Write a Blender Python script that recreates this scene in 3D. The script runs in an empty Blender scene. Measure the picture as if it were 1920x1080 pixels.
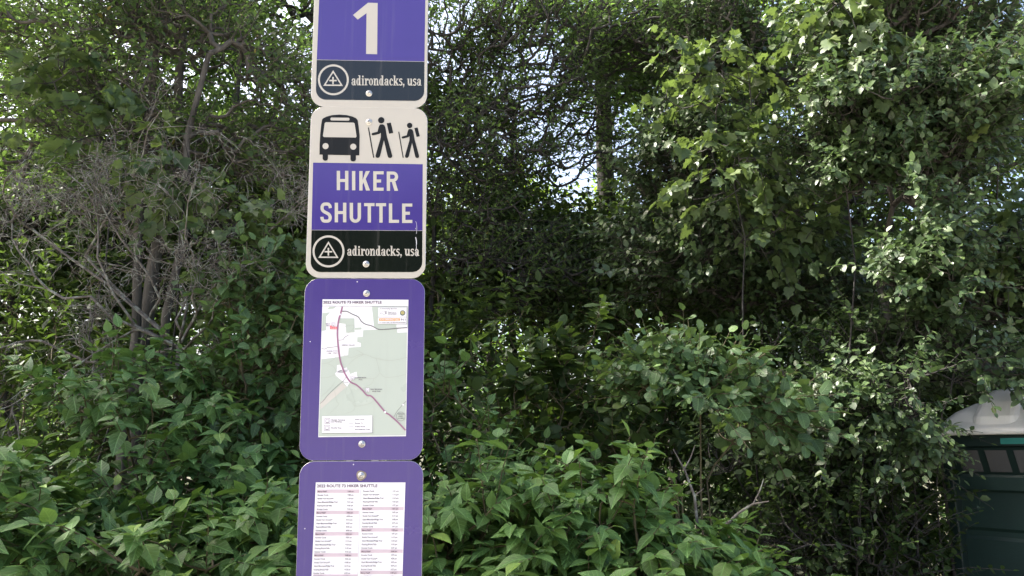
import bpy, math, random
import numpy as np
R = math.radians
random.seed(7)
rng = np.random.default_rng(11)

# ------------------------------------------------------------------ camera, sky, sun, exposure
scn = bpy.context.scene
col = scn.collection
F = 1450.0 / 1920.0                      # focal length as a share of the picture width
PITCH = 12.0
CAM = np.array([0.0, 0.0, 1.65])
camd = bpy.data.cameras.new("camera")
camd.sensor_width = 36.0
camd.lens = 36.0 * F
camd.clip_start = 0.05
camd.clip_end = 3000.0
cam = bpy.data.objects.new("camera", camd)
cam.location = CAM
cam.rotation_euler = (R(90 + PITCH), 0, 0)
col.objects.link(cam)
scn.camera = cam

SUN_EL, SUN_AZ = 54.0, -72.0             # azimuth measured from +Y towards +X
world = bpy.data.worlds.new("World")
scn.world = world
world.use_nodes = True
wn = world.node_tree
bg = wn.nodes["Background"]
sky = wn.nodes.new("ShaderNodeTexSky")
sky.sky_type = 'NISHITA'
sky.sun_disc = False
sky.sun_elevation = R(SUN_EL)
sky.sun_rotation = R(SUN_AZ)
sky.air_density = 1.0
sky.dust_density = 6.5
sky.ozone_density = 1.0
wn.links.new(sky.outputs[0], bg.inputs[0])
bg.inputs[1].default_value = 0.15
sl = bpy.data.lights.new("sun", 'SUN')
sl.energy = 4.5
sl.angle = R(0.5)
sl.color = (1.0, 0.95, 0.86)
so = bpy.data.objects.new("sun", sl)
col.objects.link(so)
from mathutils import Vector, Matrix
sd = Vector((math.sin(R(SUN_AZ)) * math.cos(R(SUN_EL)), math.cos(R(SUN_AZ)) * math.cos(R(SUN_EL)), math.sin(R(SUN_EL))))
so.rotation_euler = sd.to_track_quat('Z', 'Y').to_euler()
so.location = (-6, 12, 20)
scn.view_settings.view_transform = 'Standard'
scn.view_settings.look = 'None'
scn.view_settings.exposure = 1.82
scn.view_settings.gamma = 1.0
scn.cycles.max_bounces = 8
scn.cycles.diffuse_bounces = 4
scn.cycles.glossy_bounces = 3
scn.cycles.transmission_bounces = 4

# ------------------------------------------------------------------ small helpers
cp, sp = math.cos(R(PITCH)), math.sin(R(PITCH))
FWD = np.array([0, cp, sp]); UP = np.array([0, -sp, cp]); RT = np.array([1.0, 0, 0])

def at(px, py, Y):
    """where the place seen at a photograph pixel stands when it is Y metres in front of the camera"""
    d = FWD + RT * (px - 960) / 1450.0 + UP * (540 - py) / 1450.0
    return CAM + d * (Y / d[1])

def tag(o, label=None, cat=None, group=None, kind=None):
    if label: o["label"] = label
    if cat: o["category"] = cat
    if group: o["group"] = group
    if kind: o["kind"] = kind
    return o

def empty(name, loc=(0, 0, 0), rot=None):
    o = bpy.data.objects.new(name, None)
    o.empty_display_size = 0.1
    o.location = loc
    if rot is not None: o.rotation_euler = rot
    col.objects.link(o)
    return o

def link(name, me, mat=None, parent=None):
    if mat is not None and len(me.materials) == 0: me.materials.append(mat)
    o = bpy.data.objects.new(name, me)
    col.objects.link(o)
    if parent is not None: o.parent = parent
    return o

class MB:
    """collects faces, then links them as ONE mesh object"""
    def __init__(s): s.v = []; s.f = []; s.m = []; s.cur = 0
    def poly(s, pts):
        b = len(s.v); s.v += [tuple(p) for p in pts]; s.f.append(tuple(range(b, b + len(pts)))); s.m.append(s.cur)
    def quadstrip(s, a, b):
        n = len(a); o = len(s.v); s.v += [tuple(p) for p in a] + [tuple(p) for p in b]
        for i in range(n - 1):
            s.f.append((o + i, o + i + 1, o + n + i + 1, o + n + i)); s.m.append(s.cur)
    def box(s, x0, x1, y0, y1, z0, z1):
        o = len(s.v)
        s.v += [(x0,y0,z0),(x1,y0,z0),(x1,y1,z0),(x0,y1,z0),(x0,y0,z1),(x1,y0,z1),(x1,y1,z1),(x0,y1,z1)]
        for q in ((0,3,2,1),(4,5,6,7),(0,1,5,4),(1,2,6,5),(2,3,7,6),(3,0,4,7)):
            s.f.append(tuple(o + i for i in q)); s.m.append(s.cur)
    def rings(s, rings, cap0=True, cap1=True):
        n = len(rings[0]); o = len(s.v)
        for r in rings: s.v += [tuple(p) for p in r]
        for k in range(len(rings) - 1):
            for i in range(n):
                j = (i + 1) % n
                s.f.append((o + k*n + i, o + k*n + j, o + (k+1)*n + j, o + (k+1)*n + i)); s.m.append(s.cur)
        if cap0: s.f.append(tuple(o + i for i in reversed(range(n)))); s.m.append(s.cur)
        if cap1: s.f.append(tuple(o + (len(rings)-1)*n + i for i in range(n))); s.m.append(s.cur)
    def build(s, name, mat=None, parent=None, smooth=False, bevel=0):
        me = bpy.data.meshes.new(name)
        me.from_pydata(s.v, [], s.f)
        mats = mat if isinstance(mat, (list, tuple)) else [mat]
        for m in mats:
            if m: me.materials.append(m)
        me.polygons.foreach_set("material_index", s.m)
        if smooth: me.polygons.foreach_set("use_smooth", [True] * len(me.polygons))
        me.update()
        o = link(name, me, None, parent)
        if bevel:
            b = o.modifiers.new("bevel", 'BEVEL'); b.width = bevel; b.segments = 2; b.limit_method = 'ANGLE'
        return o

def nodes_of(name):
    m = bpy.data.materials.new(name); m.use_nodes = True
    return m, m.node_tree.nodes, m.node_tree.links, m.node_tree.nodes["Principled BSDF"]

def lin(r, g, b):
    f = lambda c: (c / 255.0) / 12.92 if c / 255.0 <= 0.04045 else ((c / 255.0 + 0.055) / 1.055) ** 2.4
    return (f(r), f(g), f(b), 1.0)

def plain(name, c, rough=0.5, metal=0.0, var=0.0, scale=12.0, spec=0.5, bump=0.0, bscale=60.0, coat=0.0):
    m, N, L, P = nodes_of(name)
    P.inputs["Roughness"].default_value = rough
    P.inputs["Metallic"].default_value = metal
    P.inputs["Specular IOR Level"].default_value = spec
    P.inputs["Coat Weight"].default_value = coat
    P.inputs["Coat Roughness"].default_value = 0.15
    P.inputs["Base Color"].default_value = c
    tc = N.new("ShaderNodeTexCoord")
    if var:
        n = N.new("ShaderNodeTexNoise"); n.inputs["Scale"].default_value = scale; n.inputs["Detail"].default_value = 6
        L.new(tc.outputs["Object"], n.inputs["Vector"])
        mx = N.new("ShaderNodeMix"); mx.data_type = 'RGBA'
        a = [max(0, x * (1 - var)) for x in c[:3]] + [1]; b = [min(1, x * (1 + var)) for x in c[:3]] + [1]
        mx.inputs["A"].default_value = a; mx.inputs["B"].default_value = b
        L.new(n.outputs["Fac"], mx.inputs["Factor"]); L.new(mx.outputs["Result"], P.inputs["Base Color"])
    if bump:
        n2 = N.new("ShaderNodeTexNoise"); n2.inputs["Scale"].default_value = bscale; n2.inputs["Detail"].default_value = 5
        L.new(tc.outputs["Object"], n2.inputs["Vector"])
        bp = N.new("ShaderNodeBump"); bp.inputs["Strength"].default_value = bump; bp.inputs["Distance"].default_value = 0.01
        L.new(n2.outputs["Fac"], bp.inputs["Height"]); L.new(bp.outputs["Normal"], P.inputs["Normal"])
    return m

def sheeting(name, c, rough=0.3, speck=0.0, grime=0.06, spec=0.5):
    """printed reflective sheeting: faint mottling, small pale chips and a slightly uneven gloss"""
    m, N, L, P = nodes_of(name)
    tc = N.new("ShaderNodeTexCoord")
    n = N.new("ShaderNodeTexNoise"); n.inputs["Scale"].default_value = 9; n.inputs["Detail"].default_value = 8
    L.new(tc.outputs["Object"], n.inputs["Vector"])
    mx = N.new("ShaderNodeMix"); mx.data_type = 'RGBA'
    mx.inputs["A"].default_value = [x * (1 - grime) for x in c[:3]] + [1]
    mx.inputs["B"].default_value = [min(1, x * (1 + grime)) for x in c[:3]] + [1]
    L.new(n.outputs["Fac"], mx.inputs["Factor"])
    mp = N.new("ShaderNodeMapping"); mp.inputs["Scale"].default_value = (55, 1, 2.5); L.new(tc.outputs["Object"], mp.inputs["Vector"])
    st = N.new("ShaderNodeTexNoise"); st.inputs["Scale"].default_value = 1.0; st.inputs["Detail"].default_value = 7; st.inputs["Roughness"].default_value = 0.65
    L.new(mp.outputs["Vector"], st.inputs["Vector"])
    sm = N.new("ShaderNodeMapRange"); sm.inputs["From Min"].default_value = 0.54; sm.inputs["From Max"].default_value = 0.8; sm.inputs["To Max"].default_value = 0.10
    L.new(st.outputs["Fac"], sm.inputs["Value"])
    dm = N.new("ShaderNodeMix"); dm.data_type = 'RGBA'; dm.inputs["B"].default_value = (0.30, 0.28, 0.26, 1)
    L.new(sm.outputs["Result"], dm.inputs["Factor"]); L.new(mx.outputs["Result"], dm.inputs["A"])
    out = dm.outputs["Result"]
    if speck:
        v = N.new("ShaderNodeTexVoronoi"); v.inputs["Scale"].default_value = 26; v.inputs["Randomness"].default_value = 1.0
        L.new(tc.outputs["Object"], v.inputs["Vector"])
        lt = N.new("ShaderNodeMath"); lt.operation = 'LESS_THAN'; lt.inputs[1].default_value = speck
        L.new(v.outputs["Distance"], lt.inputs[0])
        n3 = N.new("ShaderNodeTexNoise"); n3.inputs["Scale"].default_value = 5
        L.new(tc.outputs["Object"], n3.inputs["Vector"])
        g = N.new("ShaderNodeMath"); g.operation = 'GREATER_THAN'; g.inputs[1].default_value = 0.52
        L.new(n3.outputs["Fac"], g.inputs[0])
        ml = N.new("ShaderNodeMath"); ml.operation = 'MULTIPLY'
        L.new(lt.outputs[0], ml.inputs[0]); L.new(g.outputs[0], ml.inputs[1])
        m2 = N.new("ShaderNodeMix"); m2.data_type = 'RGBA'; m2.inputs["B"].default_value = (0.7, 0.68, 0.72, 1)
        L.new(ml.outputs[0], m2.inputs["Factor"]); L.new(out, m2.inputs["A"]); out = m2.outputs["Result"]
    L.new(out, P.inputs["Base Color"])
    mr = N.new("ShaderNodeMapRange"); mr.inputs["To Min"].default_value = rough * 0.8; mr.inputs["To Max"].default_value = rough * 1.25
    L.new(n.outputs["Fac"], mr.inputs["Value"]); L.new(mr.outputs["Result"], P.inputs["Roughness"])
    P.inputs["Specular IOR Level"].default_value = spec
    return m

# ------------------------------------------------------------------ leaf materials
def leafmat(name, dark, light, young, under=None, rough=0.42, trans=0.35, tcol=(0.12, 0.2, 0.02), veins=0.0, spec=0.4):
    m, N, L, P = nodes_of(name)
    a = N.new("ShaderNodeAttribute"); a.attribute_name = "lf"
    sx = N.new("ShaderNodeSeparateXYZ"); L.new(a.outputs["Vector"], sx.inputs[0])
    y = N.new("ShaderNodeAttribute"); y.attribute_name = "yg"
    mx = N.new("ShaderNodeMix"); mx.data_type = 'RGBA'
    mx.inputs["A"].default_value = dark + (1,); mx.inputs["B"].default_value = light + (1,)
    L.new(sx.outputs["Z"], mx.inputs["Factor"])
    m2 = N.new("ShaderNodeMix"); m2.data_type = 'RGBA'; m2.inputs["B"].default_value = young + (1,)
    L.new(y.outputs["Fac"], m2.inputs["Factor"]); L.new(mx.outputs["Result"], m2.inputs["A"])
    c = m2.outputs["Result"]
    tc = N.new("ShaderNodeTexCoord")
    n = N.new("ShaderNodeTexNoise"); n.inputs["Scale"].default_value = 45; n.inputs["Detail"].default_value = 3
    L.new(tc.outputs["Object"], n.inputs["Vector"])
    hv = N.new("ShaderNodeMix"); hv.data_type = 'RGBA'; hv.blend_type = 'MULTIPLY'; hv.inputs["Factor"].default_value = 0.55
    cr = N.new("ShaderNodeMapRange"); cr.inputs["From Min"].default_value = 0.3; cr.inputs["From Max"].default_value = 0.7
    cr.inputs["To Min"].default_value = 0.7; cr.inputs["To Max"].default_value = 1.25
    L.new(n.outputs["Fac"], cr.inputs["Value"])
    L.new(c, hv.inputs["A"]); L.new(cr.outputs["Result"], hv.inputs["B"]); c = hv.outputs["Result"]
    if veins:
        ab = N.new("ShaderNodeMath"); ab.operation = 'ABSOLUTE'; L.new(sx.outputs["X"], ab.inputs[0])
        mu = N.new("ShaderNodeMath"); mu.operation = 'MULTIPLY'; mu.inputs[1].default_value = 0.85; L.new(ab.outputs[0], mu.inputs[0])
        sb = N.new("ShaderNodeMath"); sb.operation = 'SUBTRACT'; L.new(sx.outputs["Y"], sb.inputs[0]); L.new(mu.outputs[0], sb.inputs[1])
        m6 = N.new("ShaderNodeMath"); m6.operation = 'MULTIPLY'; m6.inputs[1].default_value = 6.0; L.new(sb.outputs[0], m6.inputs[0])
        fr = N.new("ShaderNodeMath"); fr.operation = 'FRACT'; L.new(m6.outputs[0], fr.inputs[0])
        pp = N.new("ShaderNodeMath"); pp.operation = 'PINGPONG'; pp.inputs[1].default_value = 0.5; L.new(fr.outputs[0], pp.inputs[0])
        v1 = N.new("ShaderNodeMapRange"); v1.inputs["From Min"].default_value = 0.0; v1.inputs["From Max"].default_value = 0.14
        v1.inputs["To Min"].default_value = 1.0; v1.inputs["To Max"].default_value = 0.0; L.new(pp.outputs[0], v1.inputs["Value"])
        v2 = N.new("ShaderNodeMapRange"); v2.inputs["From Min"].default_value = 0.008; v2.inputs["From Max"].default_value = 0.03
        v2.inputs["To Min"].default_value = 1.6; v2.inputs["To Max"].default_value = 0.0; L.new(ab.outputs[0], v2.inputs["Value"])
        vm = N.new("ShaderNodeMath"); vm.operation = 'MAXIMUM'; L.new(v1.outputs["Result"], vm.inputs[0]); L.new(v2.outputs["Result"], vm.inputs[1])
        vs = N.new("ShaderNodeMath"); vs.operation = 'MULTIPLY'; vs.inputs[1].default_value = veins; L.new(vm.outputs[0], vs.inputs[0])
        m3 = N.new("ShaderNodeMix"); m3.data_type = 'RGBA'; m3.inputs["B"].default_value = tuple(min(1, k * 2.2 + 0.02) for k in light) + (1,)
        L.new(vs.outputs[0], m3.inputs["Factor"]); L.new(c, m3.inputs["A"]); c = m3.outputs["Result"]
        bp = N.new("ShaderNodeBump"); bp.inputs["Strength"].default_value = 0.35; bp.inputs["Distance"].default_value = 0.004; bp.invert = True
        L.new(vm.outputs[0], bp.inputs["Height"]); L.new(bp.outputs["Normal"], P.inputs["Normal"])
    ge = N.new("ShaderNodeNewGeometry")
    m4 = N.new("ShaderNodeMix"); m4.data_type = 'RGBA'
    und = under or tuple(k * 1.35 + 0.015 for k in light)
    m4.inputs["B"].default_value = und + (1,)
    bf = N.new("ShaderNodeMath"); bf.operation = 'MULTIPLY'; bf.inputs[1].default_value = 0.75
    L.new(ge.outputs["Backfacing"], bf.inputs[0]); L.new(bf.outputs[0], m4.inputs["Factor"]); L.new(c, m4.inputs["A"])
    L.new(m4.outputs["Result"], P.inputs["Base Color"])
    P.inputs["Roughness"].default_value = rough
    P.inputs["Specular IOR Level"].default_value = spec
    tr = N.new("ShaderNodeBsdfTranslucent")
    tm = N.new("ShaderNodeMix"); tm.data_type = 'RGBA'; tm.inputs["A"].default_value = tuple(k * 0.55 for k in tcol) + (1,); tm.inputs["B"].default_value = tcol + (1,)
    L.new(sx.outputs["Z"], tm.inputs["Factor"])
    L.new(tm.outputs["Result"], tr.inputs["Color"])
    ms = N.new("ShaderNodeMixShader"); ms.inputs[0].default_value = trans
    L.new(P.outputs[0], ms.inputs[1]); L.new(tr.outputs[0], ms.inputs[2])
    L.new(ms.outputs[0], N["Material Output"].inputs["Surface"])
    return m

def barkmat(name, a, b, scale=14.0, lichen=0.0):
    m, N, L, P = nodes_of(name)
    tc = N.new("ShaderNodeTexCoord")
    mp = N.new("ShaderNodeMapping"); mp.inputs["Scale"].default_value = (1, 1, 0.25); L.new(tc.outputs["Object"], mp.inputs["Vector"])
    n = N.new("ShaderNodeTexNoise"); n.inputs["Scale"].default_value = scale; n.inputs["Detail"].default_value = 8; n.inputs["Roughness"].default_value = 0.7
    L.new(mp.outputs["Vector"], n.inputs["Vector"])
    r = N.new("ShaderNodeValToRGB"); r.color_ramp.elements[0].position = 0.35; r.color_ramp.elements[1].position = 0.68
    r.color_ramp.elements[0].color = a + (1,); r.color_ramp.elements[1].color = b + (1,)
    L.new(n.outputs["Fac"], r.inputs["Fac"]); c = r.outputs["Color"]
    if lichen:
        n2 = N.new("ShaderNodeTexNoise"); n2.inputs["Scale"].default_value = 22; n2.inputs["Detail"].default_value = 5
        L.new(tc.outputs["Object"], n2.inputs["Vector"])
        mr = N.new("ShaderNodeMapRange"); mr.inputs["From Min"].default_value = 0.5; mr.inputs["From Max"].default_value = 0.62
        mr.inputs["To Max"].default_value = lichen; L.new(n2.outputs["Fac"], mr.inputs["Value"])
        mx = N.new("ShaderNodeMix"); mx.data_type = 'RGBA'; mx.inputs["B"].default_value = (0.34, 0.36, 0.3, 1)
        L.new(mr.outputs["Result"], mx.inputs["Factor"]); L.new(c, mx.inputs["A"]); c = mx.outputs["Result"]
    L.new(c, P.inputs["Base Color"]); P.inputs["Roughness"].default_value = 0.85
    bp = N.new("ShaderNodeBump"); bp.inputs["Strength"].default_value = 0.6; bp.inputs["Distance"].default_value = 0.02
    L.new(n.outputs["Fac"], bp.inputs["Height"]); L.new(bp.outputs["Normal"], P.inputs["Normal"])
    return m

M = {}
M['dogwood'] = leafmat("dogwood_leaf", (0.048, 0.108, 0.030), (0.100, 0.195, 0.052), (0.24, 0.36, 0.07), rough=0.45, trans=0.28, tcol=(0.15, 0.26, 0.03), veins=0.35, spec=0.35)
M['dogwood_dark'] = leafmat("shaded_dogwood_leaf", (0.046, 0.106, 0.033), (0.096, 0.190, 0.054), (0.20, 0.30, 0.06), rough=0.45, trans=0.25, tcol=(0.12, 0.22, 0.03), veins=0.3, spec=0.35)  # copy of the dogwood leaf with the shade put into its colour
M['viburnum'] = leafmat("round_leaf", (0.042, 0.086, 0.030), (0.080, 0.148, 0.050), (0.16, 0.26, 0.06), rough=0.42, trans=0.25, tcol=(0.13, 0.2, 0.04), veins=0.3)
M['apple'] = leafmat("grey_green_leaf", (0.036, 0.066, 0.028), (0.085, 0.135, 0.052), (0.2, 0.27, 0.07), under=(0.10, 0.145, 0.075), rough=0.4, trans=0.24, tcol=(0.12, 0.21, 0.05), spec=0.45)
M['grape'] = leafmat("vine_leaf", (0.040, 0.075, 0.030), (0.085, 0.13, 0.045), (0.2, 0.25, 0.06), rough=0.45, trans=0.34, tcol=(0.17, 0.25, 0.05), veins=0.0)
M['canopy'] = leafmat("canopy_leaf", (0.032, 0.066, 0.024), (0.072, 0.128, 0.044), (0.24, 0.22, 0.05), rough=0.42, trans=0.42, tcol=(0.20, 0.36, 0.06), spec=0.4)
M['olive'] = leafmat("olive_leaf", (0.036, 0.068, 0.027), (0.080, 0.130, 0.050), (0.28, 0.22, 0.05), rough=0.42, trans=0.42, tcol=(0.20, 0.34, 0.06), spec=0.4)
M['far'] = leafmat("far_leaf", (0.030, 0.060, 0.016), (0.070, 0.125, 0.028), (0.2, 0.26, 0.05), rough=0.5, trans=0.5, tcol=(0.3, 0.46, 0.04), spec=0.3)
M['gloom'] = leafmat("shade_darkened_leaf", (0.018, 0.036, 0.012), (0.042, 0.072, 0.022), (0.1, 0.15, 0.03), rough=0.5, spec=0.2, trans=0.3, tcol=(0.13, 0.22, 0.03))  # leaf colour lowered to put the wood's inner shade into it
M['bark'] = barkmat("grey_brown_bark", (0.035, 0.030, 0.025), (0.15, 0.135, 0.115))
M['darkbark'] = barkmat("dark_bark", (0.018, 0.016, 0.014), (0.075, 0.068, 0.06))
M['deadwood'] = barkmat("dead_wood", (0.07, 0.06, 0.05), (0.22, 0.19, 0.165), 20, lichen=0.75)
M['stem'] = barkmat("green_brown_stem", (0.06, 0.05, 0.03), (0.14, 0.12, 0.06), 20)

# ------------------------------------------------------------------ leaf shapes (x across, y along, length 1)
def tmpl_near():
    ys = [0, .10, .30, .55, .80, 1.0]; w = [0, .17, .31, .285, .135, 0]
    V = []; Fc = []
    for s in (-1, 1):
        b = len(V)
        V += [(0, y) for y in ys] + [(s * w[i], ys[i] - 0.02) for i in range(1, 5)]
        mid = lambda i: b + i
        sd_ = lambda i: b + 5 + i
        fs = [(mid(0), mid(1), sd_(1))] + [(mid(i), mid(i+1), sd_(i+1), sd_(i)) for i in (1, 2, 3)] + [(mid(4), mid(5), sd_(4))]
        Fc += [f if s > 0 else tuple(reversed(f)) for f in fs]
    Fc = [tuple(reversed(f)) for f in Fc]
    return np.array(V), Fc
def tmpl_mid(wd=.28):
    V = [(0,0),(0,.33),(0,.68),(0,1),(-wd,.28),(-wd*.85,.65),(wd,.28),(wd*.85,.65)]
    Fc = [(0,1,4),(1,2,5,4),(2,3,5),(0,6,1),(1,6,7,2),(2,7,3)]
    return np.array(V), Fc
def tmpl_round():
    V = [(0,0),(0,.33),(0,.68),(0,1),(-.33,.22),(-.34,.66),(.33,.22),(.34,.66),(-.2,.92),(.2,.92)]
    Fc = [(0,1,4),(1,2,5,4),(2,3,8,5),(0,6,1),(1,6,7,2),(2,7,9,3)]
    return np.array(V), Fc
def tmpl_small():
    V = [(0,0),(-.25,.3),(-.2,.68),(0,1),(.2,.68),(.25,.3)]
    return np.array(V), [(0,3,2,1),(0,5,4,3)]
def tmpl_grape():
    out = [(0,0),(.2,-.12),(.42,.02),(.47,.25),(.36,.36),(.47,.62),(.3,.62),(.17,.72),(0,1.0),(-.17,.72),(-.3,.62),(-.47,.62),(-.36,.36),(-.47,.25),(-.42,.02),(-.2,-.12)]
    V = [(0,.3)] + out
    n = len(out)
    return np.array(V), [(0, 1 + i, 1 + (i + 1) % n) for i in range(n)]
T = {'near': tmpl_near(), 'mid': tmpl_mid(), 'round': tmpl_round(), 'small': tmpl_small(), 'grape': tmpl_grape(), 'slim': tmpl_mid(.2)}

def nrm(a): return a / np.maximum(np.linalg.norm(a, axis=-1, keepdims=True), 1e-9)

def leaf_mesh(name, Pn, A, Nn, S, shape, young=None, curl=0.25, fold=0.25, smooth=True):
    V, Fc = T[shape]
    K = len(Pn); nv = len(V)
    A = nrm(A); B = nrm(np.cross(A, Nn)); Nn = np.cross(B, A)
    cu = curl * rng.uniform(0.3, 1.6, K); fo = fold * rng.uniform(0.0, 1.8, K); tw = rng.normal(0, 0.13, K)
    wd = rng.uniform(0.82, 1.15, K)
    x = V[None, :, 0] * wd[:, None]; y = np.repeat(V[None, :, 1], K, 0)
    z = -cu[:, None] * y ** 2 + fo[:, None] * np.abs(x) + tw[:, None] * x * y * 2
    if shape == 'grape': z = z + 0.06 * np.sin(V[None, :, 0] * 14 + rng.uniform(0, 6, (K, 1)))
    co = Pn[:, None, :] + S[:, None, None] * (x[..., None] * B[:, None, :] + y[..., None] * A[:, None, :] + z[..., None] * Nn[:, None, :])
    lt = np.array([len(f) for f in Fc]); idx = np.concatenate([np.array(f) for f in Fc])
    loops = (idx[None, :] + (np.arange(K) * nv)[:, None]).ravel()
    starts = (np.concatenate([[0], np.cumsum(lt)[:-1]])[None, :] + (np.arange(K) * lt.sum())[:, None]).ravel()
    me = bpy.data.meshes.new(name)
    me.vertices.add(K * nv); me.vertices.foreach_set("co", co.astype(np.float32).ravel())
    me.loops.add(len(loops)); me.loops.foreach_set("vertex_index", loops.astype(np.int32))
    me.polygons.add(len(starts)); me.polygons.foreach_set("loop_start", starts.astype(np.int32))
    me.polygons.foreach_set("use_smooth", np.full(len(starts), smooth))
    rnd = rng.uniform(0, 1, K)
    lf = np.empty((K, nv, 3), np.float32); lf[..., 0] = V[None, :, 0]; lf[..., 1] = V[None, :, 1]; lf[..., 2] = rnd[:, None]
    a = me.attributes.new("lf", 'FLOAT_VECTOR', 'POINT'); a.data.foreach_set("vector", lf.ravel())
    yg = np.zeros(K) if young is None else young
    a = me.attributes.new("yg", 'FLOAT', 'POINT'); a.data.foreach_set("value", np.repeat(yg, nv).astype(np.float32))
    me.update(calc_edges=True)
    me.validate()
    return me

def tube_mesh(name, segs, sides=5):
    """segs: (points, radii) polylines, each a tapered tube"""
    Vs = []; Fs = []; o = 0
    ang = np.linspace(0, 2 * math.pi, sides, endpoint=False)
    ca, sa = np.cos(ang), np.sin(ang)
    for pts, rad in segs:
        pts = np.asarray(pts); n = len(pts)
        d = np.gradient(pts, axis=0); d = nrm(d)
        ref = np.array([0, 0, 1.0]) if abs(d[0][2]) < 0.9 else np.array([1.0, 0, 0])
        u = nrm(np.cross(d, ref)); w = np.cross(d, u)
        rr = np.asarray(rad)[:, None, None]
        ring = pts[:, None, :] + rr * (ca[None, :, None] * u[:, None, :] + sa[None, :, None] * w[:, None, :])
        Vs.append(ring.reshape(-1, 3))
        i = np.arange(n - 1)[:, None] * sides; j = np.arange(sides)[None, :]; j2 = (j + 1) % sides
        Fs.append(np.stack([o + i + j, o + i + j2, o + i + sides + j2, o + i + sides + j], -1).reshape(-1, 4))
        o += n * sides
    V = np.concatenate(Vs); Fq = np.concatenate(Fs)
    me = bpy.data.meshes.new(name)
    me.vertices.add(len(V)); me.vertices.foreach_set("co", V.astype(np.float32).ravel())
    me.loops.add(Fq.size); me.loops.foreach_set("vertex_index", Fq.astype(np.int32).ravel())
    me.polygons.add(len(Fq)); me.polygons.foreach_set("loop_start", (np.arange(len(Fq)) * 4).astype(np.int32))
    me.polygons.foreach_set("use_smooth", np.full(len(Fq), True))
    me.update(calc_edges=True)
    return me

def noise3(p, sc, seed):
    r = np.random.default_rng(seed); v = np.zeros(len(p))
    for _ in range(7):
        k = nrm(r.normal(size=3)) * sc * r.uniform(0.6, 1.6); v += np.sin(p @ k + r.uniform(0, 6.28))
    return v / 2.6

def blob(c, r, n, shell=2.0, thr=None, sc=3.0, seed=0, keep=None, tier=2.2):
    """n twig sites spread through an ellipsoid, thinned into clumps by noise"""
    out = []; c = np.asarray(c, float); r = np.asarray(r, float); tries = 0; got = 0
    while got < n and tries < 60:
        tries += 1
        q = nrm(rng.normal(size=(n, 3))) * rng.uniform(0, 1, (n, 1)) ** (1 / (1 + shell))
        q *= 1 + 0.16 * noise3(q * 3.0, 1.2, seed + 77)[:, None]
        p = c + q * r
        if thr is not None: p = p[noise3(p * np.array([1, 1, tier]), sc, seed) > thr]
        if keep is not None and len(p): p = p[keep(p)]
        out.append(p); got += len(p)
    return np.concatenate(out)[:n] if out else np.zeros((0, 3))

def skeleton(trunks, sites, r_tip=0.003, sag=0.06, expo=0.42, rmax=None):
    """joins every twig site to the nearest wood already grown, so limbs fork like real ones; trunks: polylines with (points, r0, r1)"""
    nodes = []; parent = []; segs = []
    for pts, r0, r1 in trunks:
        segs.append((np.asarray(pts), np.linspace(r0, r1, len(pts))))
        for p in pts: nodes.append(p); parent.append(-1)
    base = np.array(nodes)
    d0 = np.min(np.linalg.norm(sites[:, None, :] - base[None], axis=2), axis=1)
    order = np.argsort(d0)
    cap = len(base) + 2 * len(sites)
    arr = np.empty((cap, 3)); arr[:len(base)] = base; n = len(base)
    par = -np.ones(cap, int); hops = []; dirs = np.zeros((len(sites), 3))
    pd = np.zeros(cap); 
    for s in order:
        p = sites[s]
        dd = np.linalg.norm(arr[:n] - p, axis=1) + 0.22 * pd[:n]
        j = int(np.argmin(dd)); q = arr[j]; L = np.linalg.norm(p - q)
        m = (p + q) / 2 + rng.normal(0, 0.05 * L, 3) + np.array([0, 0, -sag * L * 0.5])
        arr[n] = m; par[n] = j; pd[n] = pd[j] + L / 2
        arr[n + 1] = p; par[n + 1] = n; pd[n + 1] = pd[j] + L
        hops.append((j, n, n + 1)); dirs[s] = p - m; n += 2
    cnt = np.ones(n)
    for k in range(n - 1, len(base) - 1, -1):
        if par[k] >= 0: cnt[par[k]] += cnt[k]
    rad = r_tip * cnt ** expo
    rad = np.minimum(rad, rmax or max(t[1] for t in trunks) * .55)
    for j, a, b in hops:
        rj = min(rad[j], rad[a] * 1.25) if j >= len(base) else rad[a] * 1.15
        segs.append((arr[[j, a, b]], [rj, rad[a], rad[b]]))
    return segs, nrm(dirs)

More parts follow.
